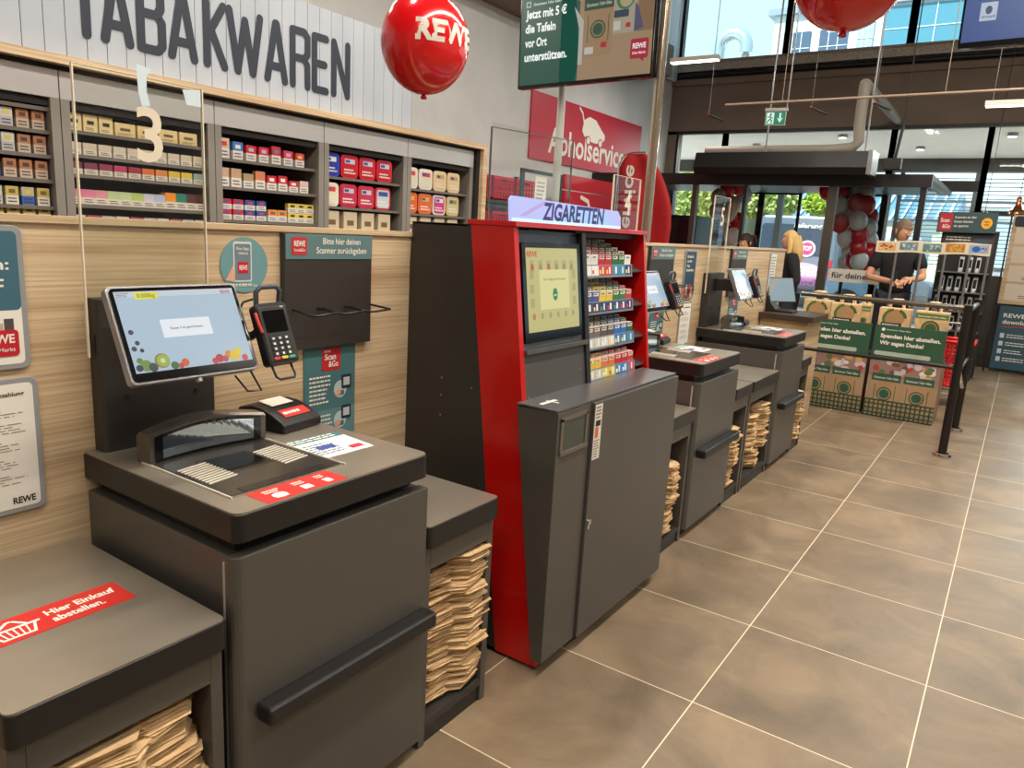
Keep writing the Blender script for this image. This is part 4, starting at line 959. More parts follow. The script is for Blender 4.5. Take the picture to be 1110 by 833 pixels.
# second screen
t = thing('advertising_screen', 'hanging blue information screen above the aisle, partly out of view', 'screen', (.6,3.0,2.6))
tr = V((1,0,.015)).normalized(); tu = V((-.015,0,1)).normalized(); F = Fr((.128,3.0,2.583), tr, tu)
m = MB(); F.rect(m, 0,0,.95,.56, GLOSSBLACK, -.05,0); m.obj('casing', t, .003)
m = MB(); F2 = Fr(F.p(.012,.03,.001), tr, tu); F2.rect(m, 0,0,.926,.515, glow((44,78,140),.8), 0,.0004)
F2.rrect(m, .075,.105,.155,.20,.004, glow((190,206,226),.7), .0004,.0008); F2.disc(m, .115,.16,.016,.022, glow((70,90,140),.4), .0008,.0012); F2.text(m,'girocard',.115,.12,.014,glow((50,80,140),.4),.065,.0012,.02,'c')
F2.text(m, '• Ohne Auszahlung', .075,.225,.028, glow((220,228,240),.8), .36,.0012,.01); F2.text(m, '• Bargeld abheben', .075,.285,.028, glow((220,228,240),.8), .34,.0012,.01)
m.obj('screen_picture', t)
m = MB(METAL).cyl((.6,3.06,3.1),(.6,3.06,5.6),.015,10); m.obj('hanger', t)
def lamp_balloon(c, r, lab, txt):
    t = thing('hanging_balloon', lab, 'balloon', c)
    BR_ = mat('red_balloon_rubber', (222,16,24), .18, coat=.6); c = V(c)
    prof = [(0,-r[1]*1.06)]
    n = 20; prof = []
    for i in range(n+1):
        a = -math.pi/2+math.pi*i/n; k = math.cos(a)*r[0]; z = math.sin(a)*r[1]
        if z < 0: z *= 1.06
        prof.append((k, z))
    m = MB(BR_); m.lathe(c, prof, 40); 
    m.lathe(c+V((0,0,-r[1]*1.06)), [(.004,.004),(.012,-.01),(.010,-.014),(.003,-.004)], 12); m.obj('skin', t)
    if txt:
        # lettering wrapped on the rubber: project the letters out from the centre
        vs, fs, W_ = text_geo('REWE', .045)
        d0 = (CP-c); d0.z = 0; d0.normalize(); side = V((-d0.y, d0.x, 0))   # to the viewer's right
        out = []
        wd, ht = .235*r[0]/.15, .062*r[0]/.15
        for x, y in vs:
            a = (x/W_)*wd/r[0]-.22; z = (y/.7)*ht-.022
            zz = max(-.99, min(.99, z/r[1])); k = math.sqrt(1-zz*zz)
            out.append(c+(d0*math.cos(a)+side*math.sin(a))*(r[0]*k+.002)+V((0,0,z)))
        q = MB(PAPER); q._add(out, fs); q.obj('lettering', t)
    s = MB(paint((200,200,196))); s.cyl(c+V((0,0,r[1])), (c.x,c.y,5.6), .001, 5); s.obj('string', t)
def world(x, y, d):
    return CP+(fwd+rgt*((x-555)/799)-upv*((y-416.5)/799))*d
lamp_balloon((-1.155,-.062,2.045), (.150,.160), 'big red printed balloon hanging before the white plank sign', True)
lamp_balloon((.133,.19,2.193), (.157,.165), 'big plain red balloon hanging near the upper windows', False)
# ================================================================== crates, pickup counter, flag
t = thing('crate_rack', 'grey rack carrying red folding crates next to the tobacco units', 'rack', (-4.2,4.6,0))
for z in (.35,1.05,1.38,1.745):
    MB(SH).box(-4.45,-4.08,3.4,5.3,z-.03,z).obj('shelf', t)
for y in (3.4,5.27): MB(DGREY).box(-4.45,-4.40,y,y+.03,0,2.05).obj('post', t)
def crate_mesh():
    R_ = mat('red_crate_plastic', (206,24,34), .4); m = MB(R_); x0,x1,w,h = -.29,0,.405,.245
    m.box(x0,x1,-w/2,w/2,0,.012)
    for xa, xb, ya, yb, a in ((-.012,0,-w/2,w/2,'y'),(x0,x0+.012,-w/2,w/2,'y'),(x0,x1,-w/2,-w/2+.012,'x'),(x0,x1,w/2-.012,w/2,'x')):
        m.box(xa,xb,ya,yb,h-.03,h); m.box(xa,xb,ya,yb,0,.03)
        L0, L1 = (ya,yb) if a == 'y' else (xa,xb); n = 7
        for i in range(n+1):
            c = L0+(L1-L0-.018)*i/n
            if a == 'y': m.box(xa,xb,c,c+.018,.03,h-.03)
            else: m.box(c,c+.018,ya,yb,.03,h-.03)
        for zz in (.085,.14,.185):
            m.box(xa,xb,ya,yb,zz,zz+.014)
    m.use(mat('crate_grip_dark',(60,10,14),.6)).box(.0,.002,-.06,.06,h-.05,h-.03)
    o = m.obj('x'); me = o.data; bpy.data.objects.remove(o); return me
CM = crate_mesh()
for zi, z in enumerate((1.745,1.38)):
    for i in range(4): place(CM, 'folding_crate', -4.10, 3.74+.425*i, z+.001, 'red slatted folding crate, %s along the %s rack board' % (nth(i),('upper','lower')[zi]), 'crate', 'red folding crates on the rack')
o = thing('pickup_sign', 'red wall sign with white shopping trolley car and word Abholservice', 'sign', (-4.49,7,2.3))
F = Fr((-4.498,5.60,2.30),(0,1,0),(0,0,1)); m = MB(); F.rect(m, 0,0,3.05,.78, mat('sign_red',(186,20,48),.5), 0,.02); m.obj('panel', o)
m = MB(); F.text(m, 'Abholservice', .42,.12,.30, PAPER, 2.12,.022,.02); m.obj('lettering', o)
m = MB(); F.poly(m, [(1.30,.42),(1.36,.38),(1.60,.36),(1.80,.38),(1.88,.44),(1.88,.50),(1.76,.56),(1.60,.66),(1.42,.68),(1.28,.62),(1.24,.48)], PAPER, .02,.022)
F.stroke(m, [(1.27,.60),(1.22,.70),(1.14,.75)], .03, PAPER, .022)
for u in (1.42,1.76): F.disc(m, u,.375,.062,.062, mat('sign_red',(186,20,48),.5), .022,.0235); F.disc(m, u,.375,.045,.045, PAPER, .0235,.025)
m.obj('car_symbol', o)
t = thing('pickup_counter_front', 'red panelled pickup counter front under the Abholservice sign', 'counter', (-4.0,6.3,0))
MB(mat('counter_red',(190,24,40),.5)).box(-4.03,-4.0,5.68,6.98,1.95,2.12).obj('upper_panel', t); MB(mat('counter_red',(190,24,40),.5)).box(-4.03,-4.0,5.68,6.98,.0,1.935).obj('lower_panel', t)
m = MB(); F = Fr((-3.999,5.68,1.6),(0,1,0),(0,0,1)); F.stroke(m, [(.42,.28),(.60,.24),(.66,.12),(.66,.0)], .05, PAPER); m.obj('white_symbol', t)
m = MB(PAPER); m.box(-4.0,-3.96,7.02,7.06,0,2.35); m.obj('white_post', t)
t = thing('menu_frame', 'dark metal frame holding a paper sheet beside the red crates', 'frame', (-2.6,3,0))
MB(DGREY).box(-2.61,-2.59,2.69,2.73,0,1.90).obj('post', t); MB(DGREY).box(-2.61,-2.59,3.25,3.29,0,1.90).obj('post', t); MB(DGREY).box(-2.61,-2.59,2.73,3.25,1.875,1.90).obj('top_bar', t)
m = MB(PAPER).box(-2.605,-2.6,2.90,3.06,1.45,1.86); F = Fr((-2.6,2.90,1.45),(0,1,0),(0,0,1)); F.lines(m, .02,.02,.14,.38,12, paint((160,160,156)), .001,.4,3); m.obj('paper_sheet', t)
# beach flag
t = thing('beach_flag', 'red feather flag lettered with the word service beside the shiny pole', 'flag', (-3.55,6.3,0))
FR = mat('flag_red', (186,26,28), .7, noise=(9,(168,20,24),(1,1,.25)))
pts = [(-3.60,.55),(-3.60,2.30),(-3.58,2.37),(-3.50,2.41),(-3.28,2.42),(-3.17,2.34),(-3.05,2.18),(-2.95,2.0),(-2.88,1.8),(-2.86,1.55),(-2.88,1.2),(-2.95,.55)]
m = MB(FR); rows_ = 24; vs = []; nx = 10
def xr(z):
    for (a,b),(c,d) in zip(pts[4:], pts[5:]):
        if d <= z <= b: return c+(a-c)*(z-d)/(b-d+1e-9)
    return -3.28
for j in range(rows_+1):
    z = .55+(2.415-.55)*j/rows_; xl = -3.60+(.0 if z < 2.3 else (z-2.3)*.9); xR = xr(z)
    for i in range(nx+1):
        u = i/nx; vs.append((xl+(xR-xl)*u, 6.3+.025*math.sin(u*9+z*1.5), z))
m._add(vs, [(j*(nx+1)+i, j*(nx+1)+i+1, (j+1)*(nx+1)+i+1, (j+1)*(nx+1)+i) for j in range(rows_) for i in range(nx)], True)
fl = m.obj('cloth', t); so_ = fl.modifiers.new('s','SOLIDIFY'); so_.thickness = .002
m = MB(); F = Fr((-3.30,6.262,2.20),(0,0,-1),(1,0,0)); F.n = V((0,-1,0))
vs_, fs_, W_ = text_geo('service', .02); m.use(PAPER); m._add([V((-3.49,6.262,1.42))+V((0,0,1))*(x/W_*.86)+V((1,0,0))*(y*.21) for x, y in vs_], fs_); m.obj('lettering', t)
m = MB(METAL).tube([(-3.62,6.3,0),(-3.61,6.3,2.3),(-3.56,6.3,2.40),(-3.45,6.3,2.43),(-3.28,6.3,2.43)], .008, 6); m.obj('flag_pole', t); m = MB(DGREY).box(-3.85,-3.4,6.1,6.5,0,.03); m.obj('foot', t)
# free glass screen on the wall behind the machine
t = thing('glass_screen', 'clear glass screen standing on the wall behind the cigarette machine', 'glass screen', (-1.13,.6,1.41))
MB(ACRYL).box(-1.133,-1.127,.31,.93,1.41,1.84).obj('pane', t)
m = MB(mat('glass_edge_grey',(96,96,92),.3)); m.box(-1.134,-1.126,.307,.31,1.41,1.822).prism([(-1.134,.31,1.82),(-1.126,.31,1.82),(-1.126,.93,1.845),(-1.134,.93,1.845)],(0,0,0),(0,0,.003)).box(-1.134,-1.126,.93,.933,1.41,1.85); m.obj('glass_edge', t)
# cashier desk and till display
t = thing('cashier_desk', 'wooden cashier desk with dark top at the end of the low wall', 'desk', (-.9,4.3,0))
MB(WOOD).box(-1.085,-.71,4.09,4.58,0,.85).obj('body', t); MB(mat('dark_oak_top',(72,58,48),.4,noise=(20,(60,48,40),(1,1,6)))).box(-1.087,-.66,4.04,4.60,.85,.895).obj('desk_top', t, .002)
t = thing('till_display', 'pale lit till screen on a dark stand on the wooden desk', 'screen', (-.97,4.3,.895))
MB(BLACK).prism([(-1.04,0,.895),(-.86,0,.895),(-.86,0,.91),(-1.0,0,.915),(-1.05,0,.97),(-1.09+.005,0,1.05),(-1.08,0,.9)], (0,4.2,0),(0,4.36,0)).obj('stand', t, .004)
F = Fr((-1.05,4.19,.975),(.19,.06,.012),(-.055,.02,.20)); m = MB(); F.rrect(m, 0,0,.205,.205,.006, BLACK, -.02,0); m.obj('casing', t)
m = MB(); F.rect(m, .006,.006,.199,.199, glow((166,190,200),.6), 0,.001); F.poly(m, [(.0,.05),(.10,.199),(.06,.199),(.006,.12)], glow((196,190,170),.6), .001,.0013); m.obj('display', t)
# ================================================================== gate and donation boxes
t = thing('gate_railing', 'dark metal barrier railing with two posts on chrome feet', 'railing', (.37,3.97,0))
GM = mat('dark_rail_metal', (50,46,44), .3, .6)
for x, y in ((.367,3.97),(.377,4.98)):
    p = MB(GM).cyl((x,y,.0),(x,y,1.10),.029,18); ps = p.obj('post', t)
    MB(CHROME).cyl((x,y,0),(x,y,.012),.062,24).cyl((x,y,.012),(x,y,.028),.045,24).obj('foot_plate', ps)
    MB(CHROME).cyl((x,y,1.10),(x,y,1.108),.03,18).obj('cap', ps)
RAILM = mat('brushed_rail',(120,112,104),.25,.8)
MB(RAILM).cyl((-.76,3.97,1.08),(.34,3.97,1.08),.019,14).obj('rail', t)
MB(GM).cyl((-.70,3.97,.655),(.34,3.97,.655),.014,12).obj('rail', t)
MB(GM).cyl((.37,3.99,1.06),(.377,4.96,1.06),.019,14).obj('rail', t)
MB(GM).cyl((.37,3.99,.62),(.377,4.96,.62),.014,12).obj('rail', t)
MB(CHROME).cyl((.375,4.0,.66),(.41,4.12,.50),.012,10).obj('gate_arm', t)
GREEN = paint((44,84,60))
def donation(x0, x1, y, lab):
    t = thing('donation_box', lab, 'box', ((x0+x1)/2,y+.2,0), 'green donation boxes behind the railing')
    w = x1-x0; F = Fr((x0,y,0),(1,0,0),(0,0,1))
    MB(mat('brown_card',(150,116,80),.8)).box(x0,x1,y+.01,y+.40,.0,.50).obj('crate_body', t)
    m = MB(); F.rect(m, 0,0,w,.52, paint((168,140,116)), -.01,0)
    F.rect(m, 0,.36,w,.52, paint((150,120,110)), 0,.001)
    rnd = random.Random(int(x0*100))
    for i in range(26): F.disc(m, w*rnd.random()*.94+.015, .38+.12*rnd.random(), .018+.02*rnd.random(), .016+.02*rnd.random(), paint(rnd.choice(((214,190,190),(180,60,50),(206,170,90),(120,80,60),(196,186,200),(96,110,70),(226,216,206)))), .001,.0015+.00005*i, 10)
    pbag(m, F, w*.06,.06,w*.42,.33, None, .003); pbag(m, F, w*.52,.06,w*.42,.33, None, .003)
    F.rect(m, 0,0,w,.012, paint((36,70,50)), .005,.006)
    for i in range(15): F.rect(m, w*i/15,0,w*i/15+w*.022,.155, paint((40,76,54)), .005,.006)
    for v_ in (.03,.07,.11,.145): F.rect(m, 0,v_,w,v_+.012, paint((40,76,54)), .0061,.0068)
    m.obj('lower_print', t)
    m = MB(); F.rect(m, 0,.535,w,.81, GREEN, -.02,.0); F.text(m, 'Spenden hier abstellen.', .05,.705,.033, PAPER, w*.84,.002,.035); F.text(m, 'Wir sagen Danke!', .05,.645,.033, PAPER, w*.62,.002,.035)
    F.disc(m, .065,.775,.014,.014, PAPER, 0,.001); F.text(m, 'Gemeinsam Teller füllen', .09,.77,.012, PAPER, .19,.002,.01); F.rrect(m, .02,.548,w*.83,.585,.015, paint((176,186,170)), .0,.002)
    m.obj('green_board', t)
    MB(DARKIN).box(x0,x1,y-.01,y+.38,.515,.535).obj('shelf', t)
donation(-.345,.205,5.02,'green donation box reading Spenden hier abstellen right behind the railing post')
donation(-.93,-.375,5.02,'green donation box half hidden behind the wooden cashier desk')
def paper_carrier(x, y, w, h, kind, lab, rz=0):
    t = thing('paper_carrier_bag', lab, 'paper bag', (x,y,.52), 'standing paper carrier bags'); z0 = .537
    m = MB(KRAFT); m.T = Matrix.Translation((x,y,0)) @ Matrix.Rotation(rz,4,'Z')
    m.prism([(-w/2,0,z0),(w/2,0,z0),(w/2,0,z0+h),(-w/2,0,z0+h)], (0,-.07,0),(0,.07,0)); b = m.obj('bag_body', t, .003)
    m = MB(KRAFT2); m.T = Matrix.Translation((x,y,0)) @ Matrix.Rotation(rz,4,'Z')
    for yy in (-.05,.05): m.tube([(-w*.22,yy,z0+h-.02),(-w*.2,yy,z0+h+.055),(-w*.14,yy,z0+h+.075),(w*.14,yy,z0+h+.075),(w*.2,yy,z0+h+.055),(w*.22,yy,z0+h-.02)], .008, 6)
    m.obj('paper_handle', t)
    m = MB(); R_ = Matrix.Rotation(rz,3,'Z'); F = Fr(V((x,y,0))+R_ @ V((-w/2,-.0705,z0)), R_ @ V((1,0,0)), (0,0,1))
    if kind == 'apple':
        F.disc(m, w*.52,h*.80,w*.30,w*.30, paint((176,136,92)), .0,.0008)
        F.ring(m, w*.50,h*.78,w*.38,w*.10, paint((84,112,50)), .0012, 18, 100, 240); F.ring(m, w*.52,h*.78,w*.38,w*.10, paint((70,96,44)), .0012, 14, 10, 70)
        F.rect(m, w*.1,h*.62,w*.75,h*.70, paint((50,34,30)), .0,.0014); F.lines(m, w*.14,h*.635,w*.7,h*.69,1, PAPER,.002,.4,3)
    else:
        F.rect(m, 0,h*.86,w,h*.96, paint((96,120,60)), 0,.0018); F.text(m, 'Gemeinsam Teller füllen', w*.5,h*.885,.014, PAPER, w*.85,.0022,.01,'c')
        F.disc(m, w*.5,h*.66,w*.28,w*.28, paint((60,90,44)), .0,.001); F.disc(m, w*.5,h*.66,w*.22,w*.22, paint((150,120,76)), .001,.0014); F.disc(m, w*.5,h*.66,w*.17,w*.17, paint((60,90,44)), .0014,.0018)
    m.obj('print', t)
paper_carrier(-.87,5.18,.24,.43,'apple','brown carrier bag with green leaf ring nearest the wooden desk')
paper_carrier(-.62,5.16,.25,.42,'apple','brown carrier bag with green leaf ring and dark strip in the half-hidden box')
paper_carrier(-.475,5.22,.10,.43,'plain','slim brown carrier bag seen edge-on between the two green boxes')
paper_carrier(-.22,5.16,.25,.42,'apple','brown carrier bag with green leaf ring behind the words Spenden hier')
paper_carrier(.065,5.16,.25,.42,'plate','brown carrier bag with green plate and olive band by the railing post')
# ================================================================== children's picture strip and poles, trolleys
t = thing('picture_strip', 'cream strip of five colourful animal pictures on thin grey poles', 'display', (-.16,6.5,0))
xs = [-.665,-.465,-.255,-.055,.135,.345]
m = MB(mat('cream_card',(226,214,184),.7)); n = 30
def zz(x): return 1.432+(x+.665)*.02+.006*math.sin(x*14)
vs = []
for i in range(n+1):
    x = -.665+1.01*i/n
    for y, z in ((6.49,zz(x)),(6.49,zz(x)+.115),(6.50,zz(x)+.115),(6.50,zz(x))): vs.append((x,y,z))
m._add(vs, [(i*4+j,(i+1)*4+j,(i+1)*4+(j+1)%4,i*4+(j+1)%4) for i in range(n) for j in range(4)]+[(0,1,2,3),(n*4+3,n*4+2,n*4+1,n*4)])
st = m.obj('strip', t)
m = MB(); cols_ = [((214,170,110),((190,70,50),(230,200,140),(150,90,60))),((110,140,150),((206,210,206),(150,170,176),(90,116,130))),((96,130,136),((150,180,180),(180,200,190),(80,110,120))),((190,120,60),((170,190,50),(206,90,50),(230,150,70))),((150,176,206),((40,96,170),(60,120,190),(206,110,130)))]
for i, (bgc, fc) in enumerate(cols_):
    x0 = -.645+.2*i+(.01 if i > 1 else 0); F = Fr((x0,6.4895,zz(x0+.08)+.018),(1,0,.02),(0,0,1)); F.rect(m, 0,0,.165,.08, paint(bgc), 0,.0008)
    rnd = random.Random(i)
    if i == 4: F.disc(m, .06,.04,.035,.028, paint(fc[0]), .0008,.0014); F.poly(m, [(.09,.04),(.12,.06),(.13,.05),(.12,.04)], paint(fc[0]), .0008,.0014); F.disc(m, .14,.04,.012,.02, paint(fc[2]), .0008,.0014)
    else:
        for k in range(16): F.disc(m, .015+.135*rnd.random(), .012+.056*rnd.random(), .008+.009*rnd.random(), .006+.008*rnd.random(), paint(fc[k%3]), .0008,.0012+.00003*k, 8)
m.obj('animal_pictures', st)
for x in (-.47,-.245,-.03,.18,.335):
    MB(METAL).cyl((x,6.505,.32),(x,6.505,zz(x)+.05),.012,10).obj('pole', t)
MB(DGREY).box(-.5,.37,6.48,6.53,.30,.32).obj('base_board', t)
for x in (-.47,.34):
    MB(DGREY).box(x-.015,x+.015,6.49,6.52,0,.30).obj('leg', t)
def trolley(x, y, lab):
    t = thing('child_trolley', lab, 'shopping trolley', (x,y,0), 'small red shopping trolleys')
    R_ = mat('trolley_red',(216,30,34),.35); m = MB(R_)
    w0, w1, d0, d1, zb, zt = .10,.145,.14,.19,.20,.62
    # slanted basket walls of slats
    for s in (-1,1):
        for i in range(8):
            k = i/7; ya = -d0+2*d0*k; yb = -d1+2*d1*k
            m.cyl((x+s*w0,y+ya,zb),(x+s*w1,y+yb,zt),.006,6)
            xa = -w0+2*w0*k; xb = -w1+2*w1*k
            m.cyl((x+xa,y+s*d0,zb),(x+xb,y+s*d1,zt),.006,6)
    for k in (0,.25,.5,.75,1):
        a, b, z = w0+(w1-w0)*k, d0+(d1-d0)*k, zb+(zt-zb)*k; r_ = .007 if 0<k<1 else .012
        m.tube([(x-a,y-b,z),(x+a,y-b,z),(x+a,y+b,z),(x-a,y+b,z)], r_, 6, True)
    m.box(x-w0,x+w0,y-d0,y+d0,zb-.006,zb); m.obj('basket', t)
    m = MB(mat('trolley_rim',(222,36,36),.3)); m.tube([(x-w1-.01,y-d1,zt+.01),(x+w1+.01,y-d1,zt+.01),(x+w1+.01,y+d1,zt+.01),(x-w1-.01,y+d1,zt+.01)], .018, 8, True); m.obj('rim', t)
    m = MB(METAL); 
    for s in (-1,1):
        m.tube([(x+s*.11,y+.2,.78),(x+s*.11,y+.14,.55),(x+s*.11,y+.10,.28),(x+s*.11,y-.15,.12)], .008, 8); m.tube([(x+s*.11,y+.10,.28),(x+s*.11,y+.17,.12)], .008, 8)
    m.tube([(x-.11,y+.2,.78),(x+.11,y+.2,.78)], .012, 8).tube([(x-.11,y-.15,.12),(x+.11,y-.15,.12)], .008, 8).tube([(x-.11,y+.17,.12),(x+.11,y+.17,.12)], .008, 8); m.obj('chassis', t)
    for sx in (-.11,.11):
        for sy in (-.15,.17):
            m = MB(BLACK).cyl((x+sx-.012,y+sy,.042),(x+sx+.012,y+sy,.042),.042,18).use(METAL).cyl((x+sx-.014,y+sy,.042),(x+sx+.014,y+sy,.042),.018,12).box(x+sx-.018,x+sx+.018,y+sy-.008,y+sy+.008,.05,.12); m.obj('wheel', t)
trolley(.215,6.22,'small red slatted shopping trolley right behind the railing posts')
# ================================================================== scanner rack, poster stand, lamps
t = thing('scanner_rack', 'tall black rack of hand scanners under a teal header sign', 'rack', (.06,8.2,0))
m = MB(mat('rack_black',(34,30,30),.5)).box(-.24,.34,8.28,8.34,0,1.73).box(-.22,.32,8.0,8.3,0,.25); m.obj('rack_back', t)
hs = MB(); F = Fr((-.30,8.2,1.70),(1,0,.02),(0,0,1)); F.rect(hs, 0,0,.60,.235, paint((50,74,76)), -.02,.0); F.rrect(hs, .02,.02,.15,.225,.01, paint((190,40,56)), 0,.001)
F.text(hs,'Scan',.03,.12,.045,PAPER,.09,.002,.02); F.text(hs,'&Go',.055,.05,.045,PAPER,.08,.002,.02)
for i,(s_,w_) in enumerate((('Scannen an der',.22),('Kasse kannst',.19),('du sparen',.15))): F.text(hs, s_, .17,.165-.05*i,.026, PAPER, w_,.002,.01)
F.disc(hs, .50,.11,.055,.062, paint((236,170,40)), 0,.001); F.text(hs,'NEU',.50,.115,.022,paint((80,50,20)),.06,.002,.02,'c'); F.text(hs,'HIER',.50,.085,.018,paint((80,50,20)),.05,.002,.02,'c'); hs.obj('header_sign', t)
m = MB(); F = Fr((-.22,8.275,1.45),(1,0,0),(0,0,1)); F.rect(m, 0,0,.52,.24, paint((70,66,70)), 0,.002); F.disc(m, .26,.08,.05,.055, paint((210,160,130)), .002,.003); F.rect(m, .34,.01,.44,.2, paint((60,76,96)), .002,.003); F.disc(m, .42,.07,.05,.05, paint((190,120,90)), .003,.004); F.lines(m, .03,.16,.3,.22,2, PAPER,.003,.4,3); m.obj('photo_panel', t)
sk = 0
for r_i, (z, n_, x0) in enumerate(((1.25,3,.02),(1.02,5,-.17),(.79,5,-.17),(.56,5,-.17))):
    MB(METAL).box(-.21,.31,8.10,8.28,z-.012,z).obj('rack_shelf', t)
for r_i, (z, n_, x0) in enumerate(((1.25,3,.02),(1.02,5,-.17),(.79,5,-.17),(.56,5,-.17))):
    for i in range(n_):
        x = x0+.085*i+(.02*(r_i%2)); s = thing('hand_scanner', 'grey hand scanner docked %s in the %s row of the black rack' % (nth(i), nth(r_i)), 'scanner', (x,8.15,z), 'hand scanners in the rack')
        m = MB(mat('scanner_grey',(176,178,180),.4)); m.prism([(x,8.12,z),(x,8.24,z+.02),(x,8.22,z+.17),(x,8.18,z+.18)], (-.024,0,0),(.024,0,0)); m.obj('body', s, .004)
        m = MB(GLOSSBLACK); m.prism([(x,8.135,z+.05),(x,8.165,z+.15)]+[(x,8.168,z+.15),(x,8.138,z+.05)], (-.017,0,0),(.017,0,0)); m.obj('display', s)
        m = MB(WHITE); m.tube([(x-.022,8.14,z+.02),(x-.022,8.08,z+.035),(x,8.07,z+.05),(x+.022,8.08,z+.035),(x+.022,8.14,z+.02)], .005, 6); m.obj('cradle', s)
t = thing('poster_stand', 'black framed stand with wooden board of white service notices', 'sign stand', (.72,9.1,0))
MB(BLACK).box(.40,.42,9.1,9.12,0,2.03).obj('frame_post', t); MB(BLACK).box(1.12,1.14,9.1,9.12,0,2.03).obj('frame_post', t); MB(BLACK).box(.40,1.14,9.1,9.12,2.01,2.03).obj('frame_bar', t)
m = MB(WOOD).box(.43,1.11,9.10,9.12,.88,1.97); m.obj('wooden_board', t)
m = MB(); F = Fr((.43,9.098,.88),(1,0,0),(0,0,1)); F.rrect(m, .02,.95,.68,1.075,.03, paint((34,40,60)), 0,.002); F.text(m, 'Unser Service', .12,.99,.045, PAPER, .4,.003,.01)
for i, v_ in enumerate((.74,.51,.28,.05)):
    F.rrect(m, .05,v_,.62,v_+.20,.01, paint((220,206,186)), 0,.002)
    F.lines(m, .2,v_+.02,.5,v_+.07,2, paint((110,90,80)), .003,.4,i)
    if i == 1: F.rect(m, .22,v_+.11,.42,v_+.16, paint((196,40,50)), .002,.003); F.text(m,'REWE',.32,v_+.12,.025,PAPER,.12,.004,.02,'c')
    elif i == 2: F.ring(m, .33,v_+.11,.03,.008, paint((40,36,40)), .003, 16); F.stroke(m, [(.325,v_+.17),(.33,v_+.12),(.36,v_+.12),(.37,v_+.09)], .008, paint((40,36,40)), .003)
    elif i == 3: F.rrect(m, .31,v_+.09,.36,v_+.17,.006, paint((40,36,40)), .002,.003); F.rect(m, .32,v_+.11,.35,v_+.15, PAPER, .003,.004)
    else: F.stroke(m, [(.32,v_+.12),(.42,v_+.14)], .006, paint((90,80,80)), .003)
m.obj('notices', t)
m = MB(); F = Fr((.47,9.06,.06),(1,0,0),(0,-.08,1)); F.rect(m, 0,0,.66,.80, paint((52,88,104)), -.015,0); F.text(m,'REWE App',.05,.66,.05,PAPER,.4,.002,.02); F.text(m,'downloaden',.05,.58,.05,PAPER,.4,.002,.02); F.stroke(m, [(.05,.54),(.25,.55),(.35,.54),(.6,.56)], .015, paint((190,60,70)),.002)
for i in range(4): F.rrect(m, .05,.40-.10*i,.095,.46-.10*i,.006, paint((206,220,226)), 0,.001); F.lines(m, .12,.40-.10*i,.36,.46-.10*i,2, PAPER,.002,.4,i)
F.disc(m, .55,.30,.09,.10, paint((240,190,50)), 0,.002); m.obj('teal_board', t)
def pendant(x, y, z, lab):
    t = thing('pendant_lamp', lab, 'lamp', (x,y,z), 'copper pendant lamps'); CO = mat('copper',(206,130,86),.2,.9)
    MB(CO).lathe((x,y,z), [(.095,0),(.09,.03),(.06,.06),(.035,.10),(.028,.16),(.03,.20),(.012,.21),(.001,.21)], 28).lathe((x,y,z), [(.09,.003),(.055,.055),(.03,.10),(.001,.11)], 28).obj('shade', t)
    MB(glow((255,220,170),3)).ball((x,y,z+.045),.03,12,8).obj('bulb', t)
    MB(BLACK).cyl((x,y,z+.2),(x,y,5.6),.004,6).obj('cable', t)
pendant(.115,9.2,1.80,'copper pendant lamp hanging between the scanner rack and the notice stand')
pendant(.45,9.3,1.99,'copper pendant lamp hanging over the notice stand')
# ================================================================== above the entrance
t = thing('air_curtain', 'long black air curtain unit hanging over the entrance porch', 'air curtain', (-2,7,2.25))
AC = mat('air_curtain_black',(32,30,30),.4,.3)
MB(AC).prism([(-3,6.85,2.235),(-3,6.80,2.31),(-3,6.85,2.485),(-3,7.15,2.485),(-3,7.22,2.36),(-3,7.18,2.28)], (.13,0,0),(2.07,0,0)).obj('housing', t)
MB(METAL).box(-.93,-.885,6.82,7.2,2.24,2.49).obj('end_cap', t); MB(DARKIN).box(-2.8,-1.0,6.9,7.12,2.28,2.30).obj('air_slot', t)
PIPE = mat('grey_insulated_pipe',(150,142,130),.5)
o = MB(PIPE); o.tube([(-2.85,7.12,2.53),(-1.35,7.12,2.53),(-1.16,7.12,2.55),(-1.10,7.12,2.62),(-1.12,7.12,2.8),(-1.12,7.12,3.22)], .06, 14).tube([(-1.12,7.12,3.22),(-1.12,9.4,3.22),(-1.12,9.69,3.22)], .06, 14)
tag(o.obj('supply_pipe'), 'fat grey insulated pipe bending up above the air curtain', 'pipe')
o = MB(mat('thin_pipe',(150,130,112),.5)); o.cyl((-2.05,5.4,2.765),(3.5,5.4,2.80),.012,10); 
for x in (-1.5,-.15,1.6,3.2): o.cyl((x,5.4,2.78),(x,5.4,5.6),.004,6)
tag(o.obj('hanging_service_pipe'), 'thin pale horizontal service pipe crossing before the brown fascia', 'pipe')
t = thing('exit_sign', 'green emergency exit sign with running figure and down arrow', 'sign', (-1.7,6,2.66))
F = Fr((-1.82,6.0,2.655),(1,0,-.02),(0,0,1)); m = MB(); F.rect(m, -.012,.135,.215,.165, mat('sign_housing',(170,164,158),.5), -.03,.01); F.rect(m, -.004,-.004,.204,.135, paint((200,206,200)), -.008,0); m.obj('housing', t)
m = MB(); GE = glow((30,140,100),.7); WE = glow((220,240,230),.9); F.rect(m, 0,0,.20,.13, GE, 0,.001); F.poly(m, [(.01,.01),(.085,.01),(.085,.12),(.01,.12)], WE, .001,.0015)
F.disc(m, .05,.10,.011,.011, GE, .0015,.002); F.stroke(m, [(.045,.085),(.05,.055),(.03,.04),(.02,.02)], .012, GE, .002); F.stroke(m, [(.05,.055),(.068,.04),(.06,.02)], .012, GE, .0021); F.stroke(m, [(.022,.075),(.045,.082),(.07,.065)], .009, GE, .0022)
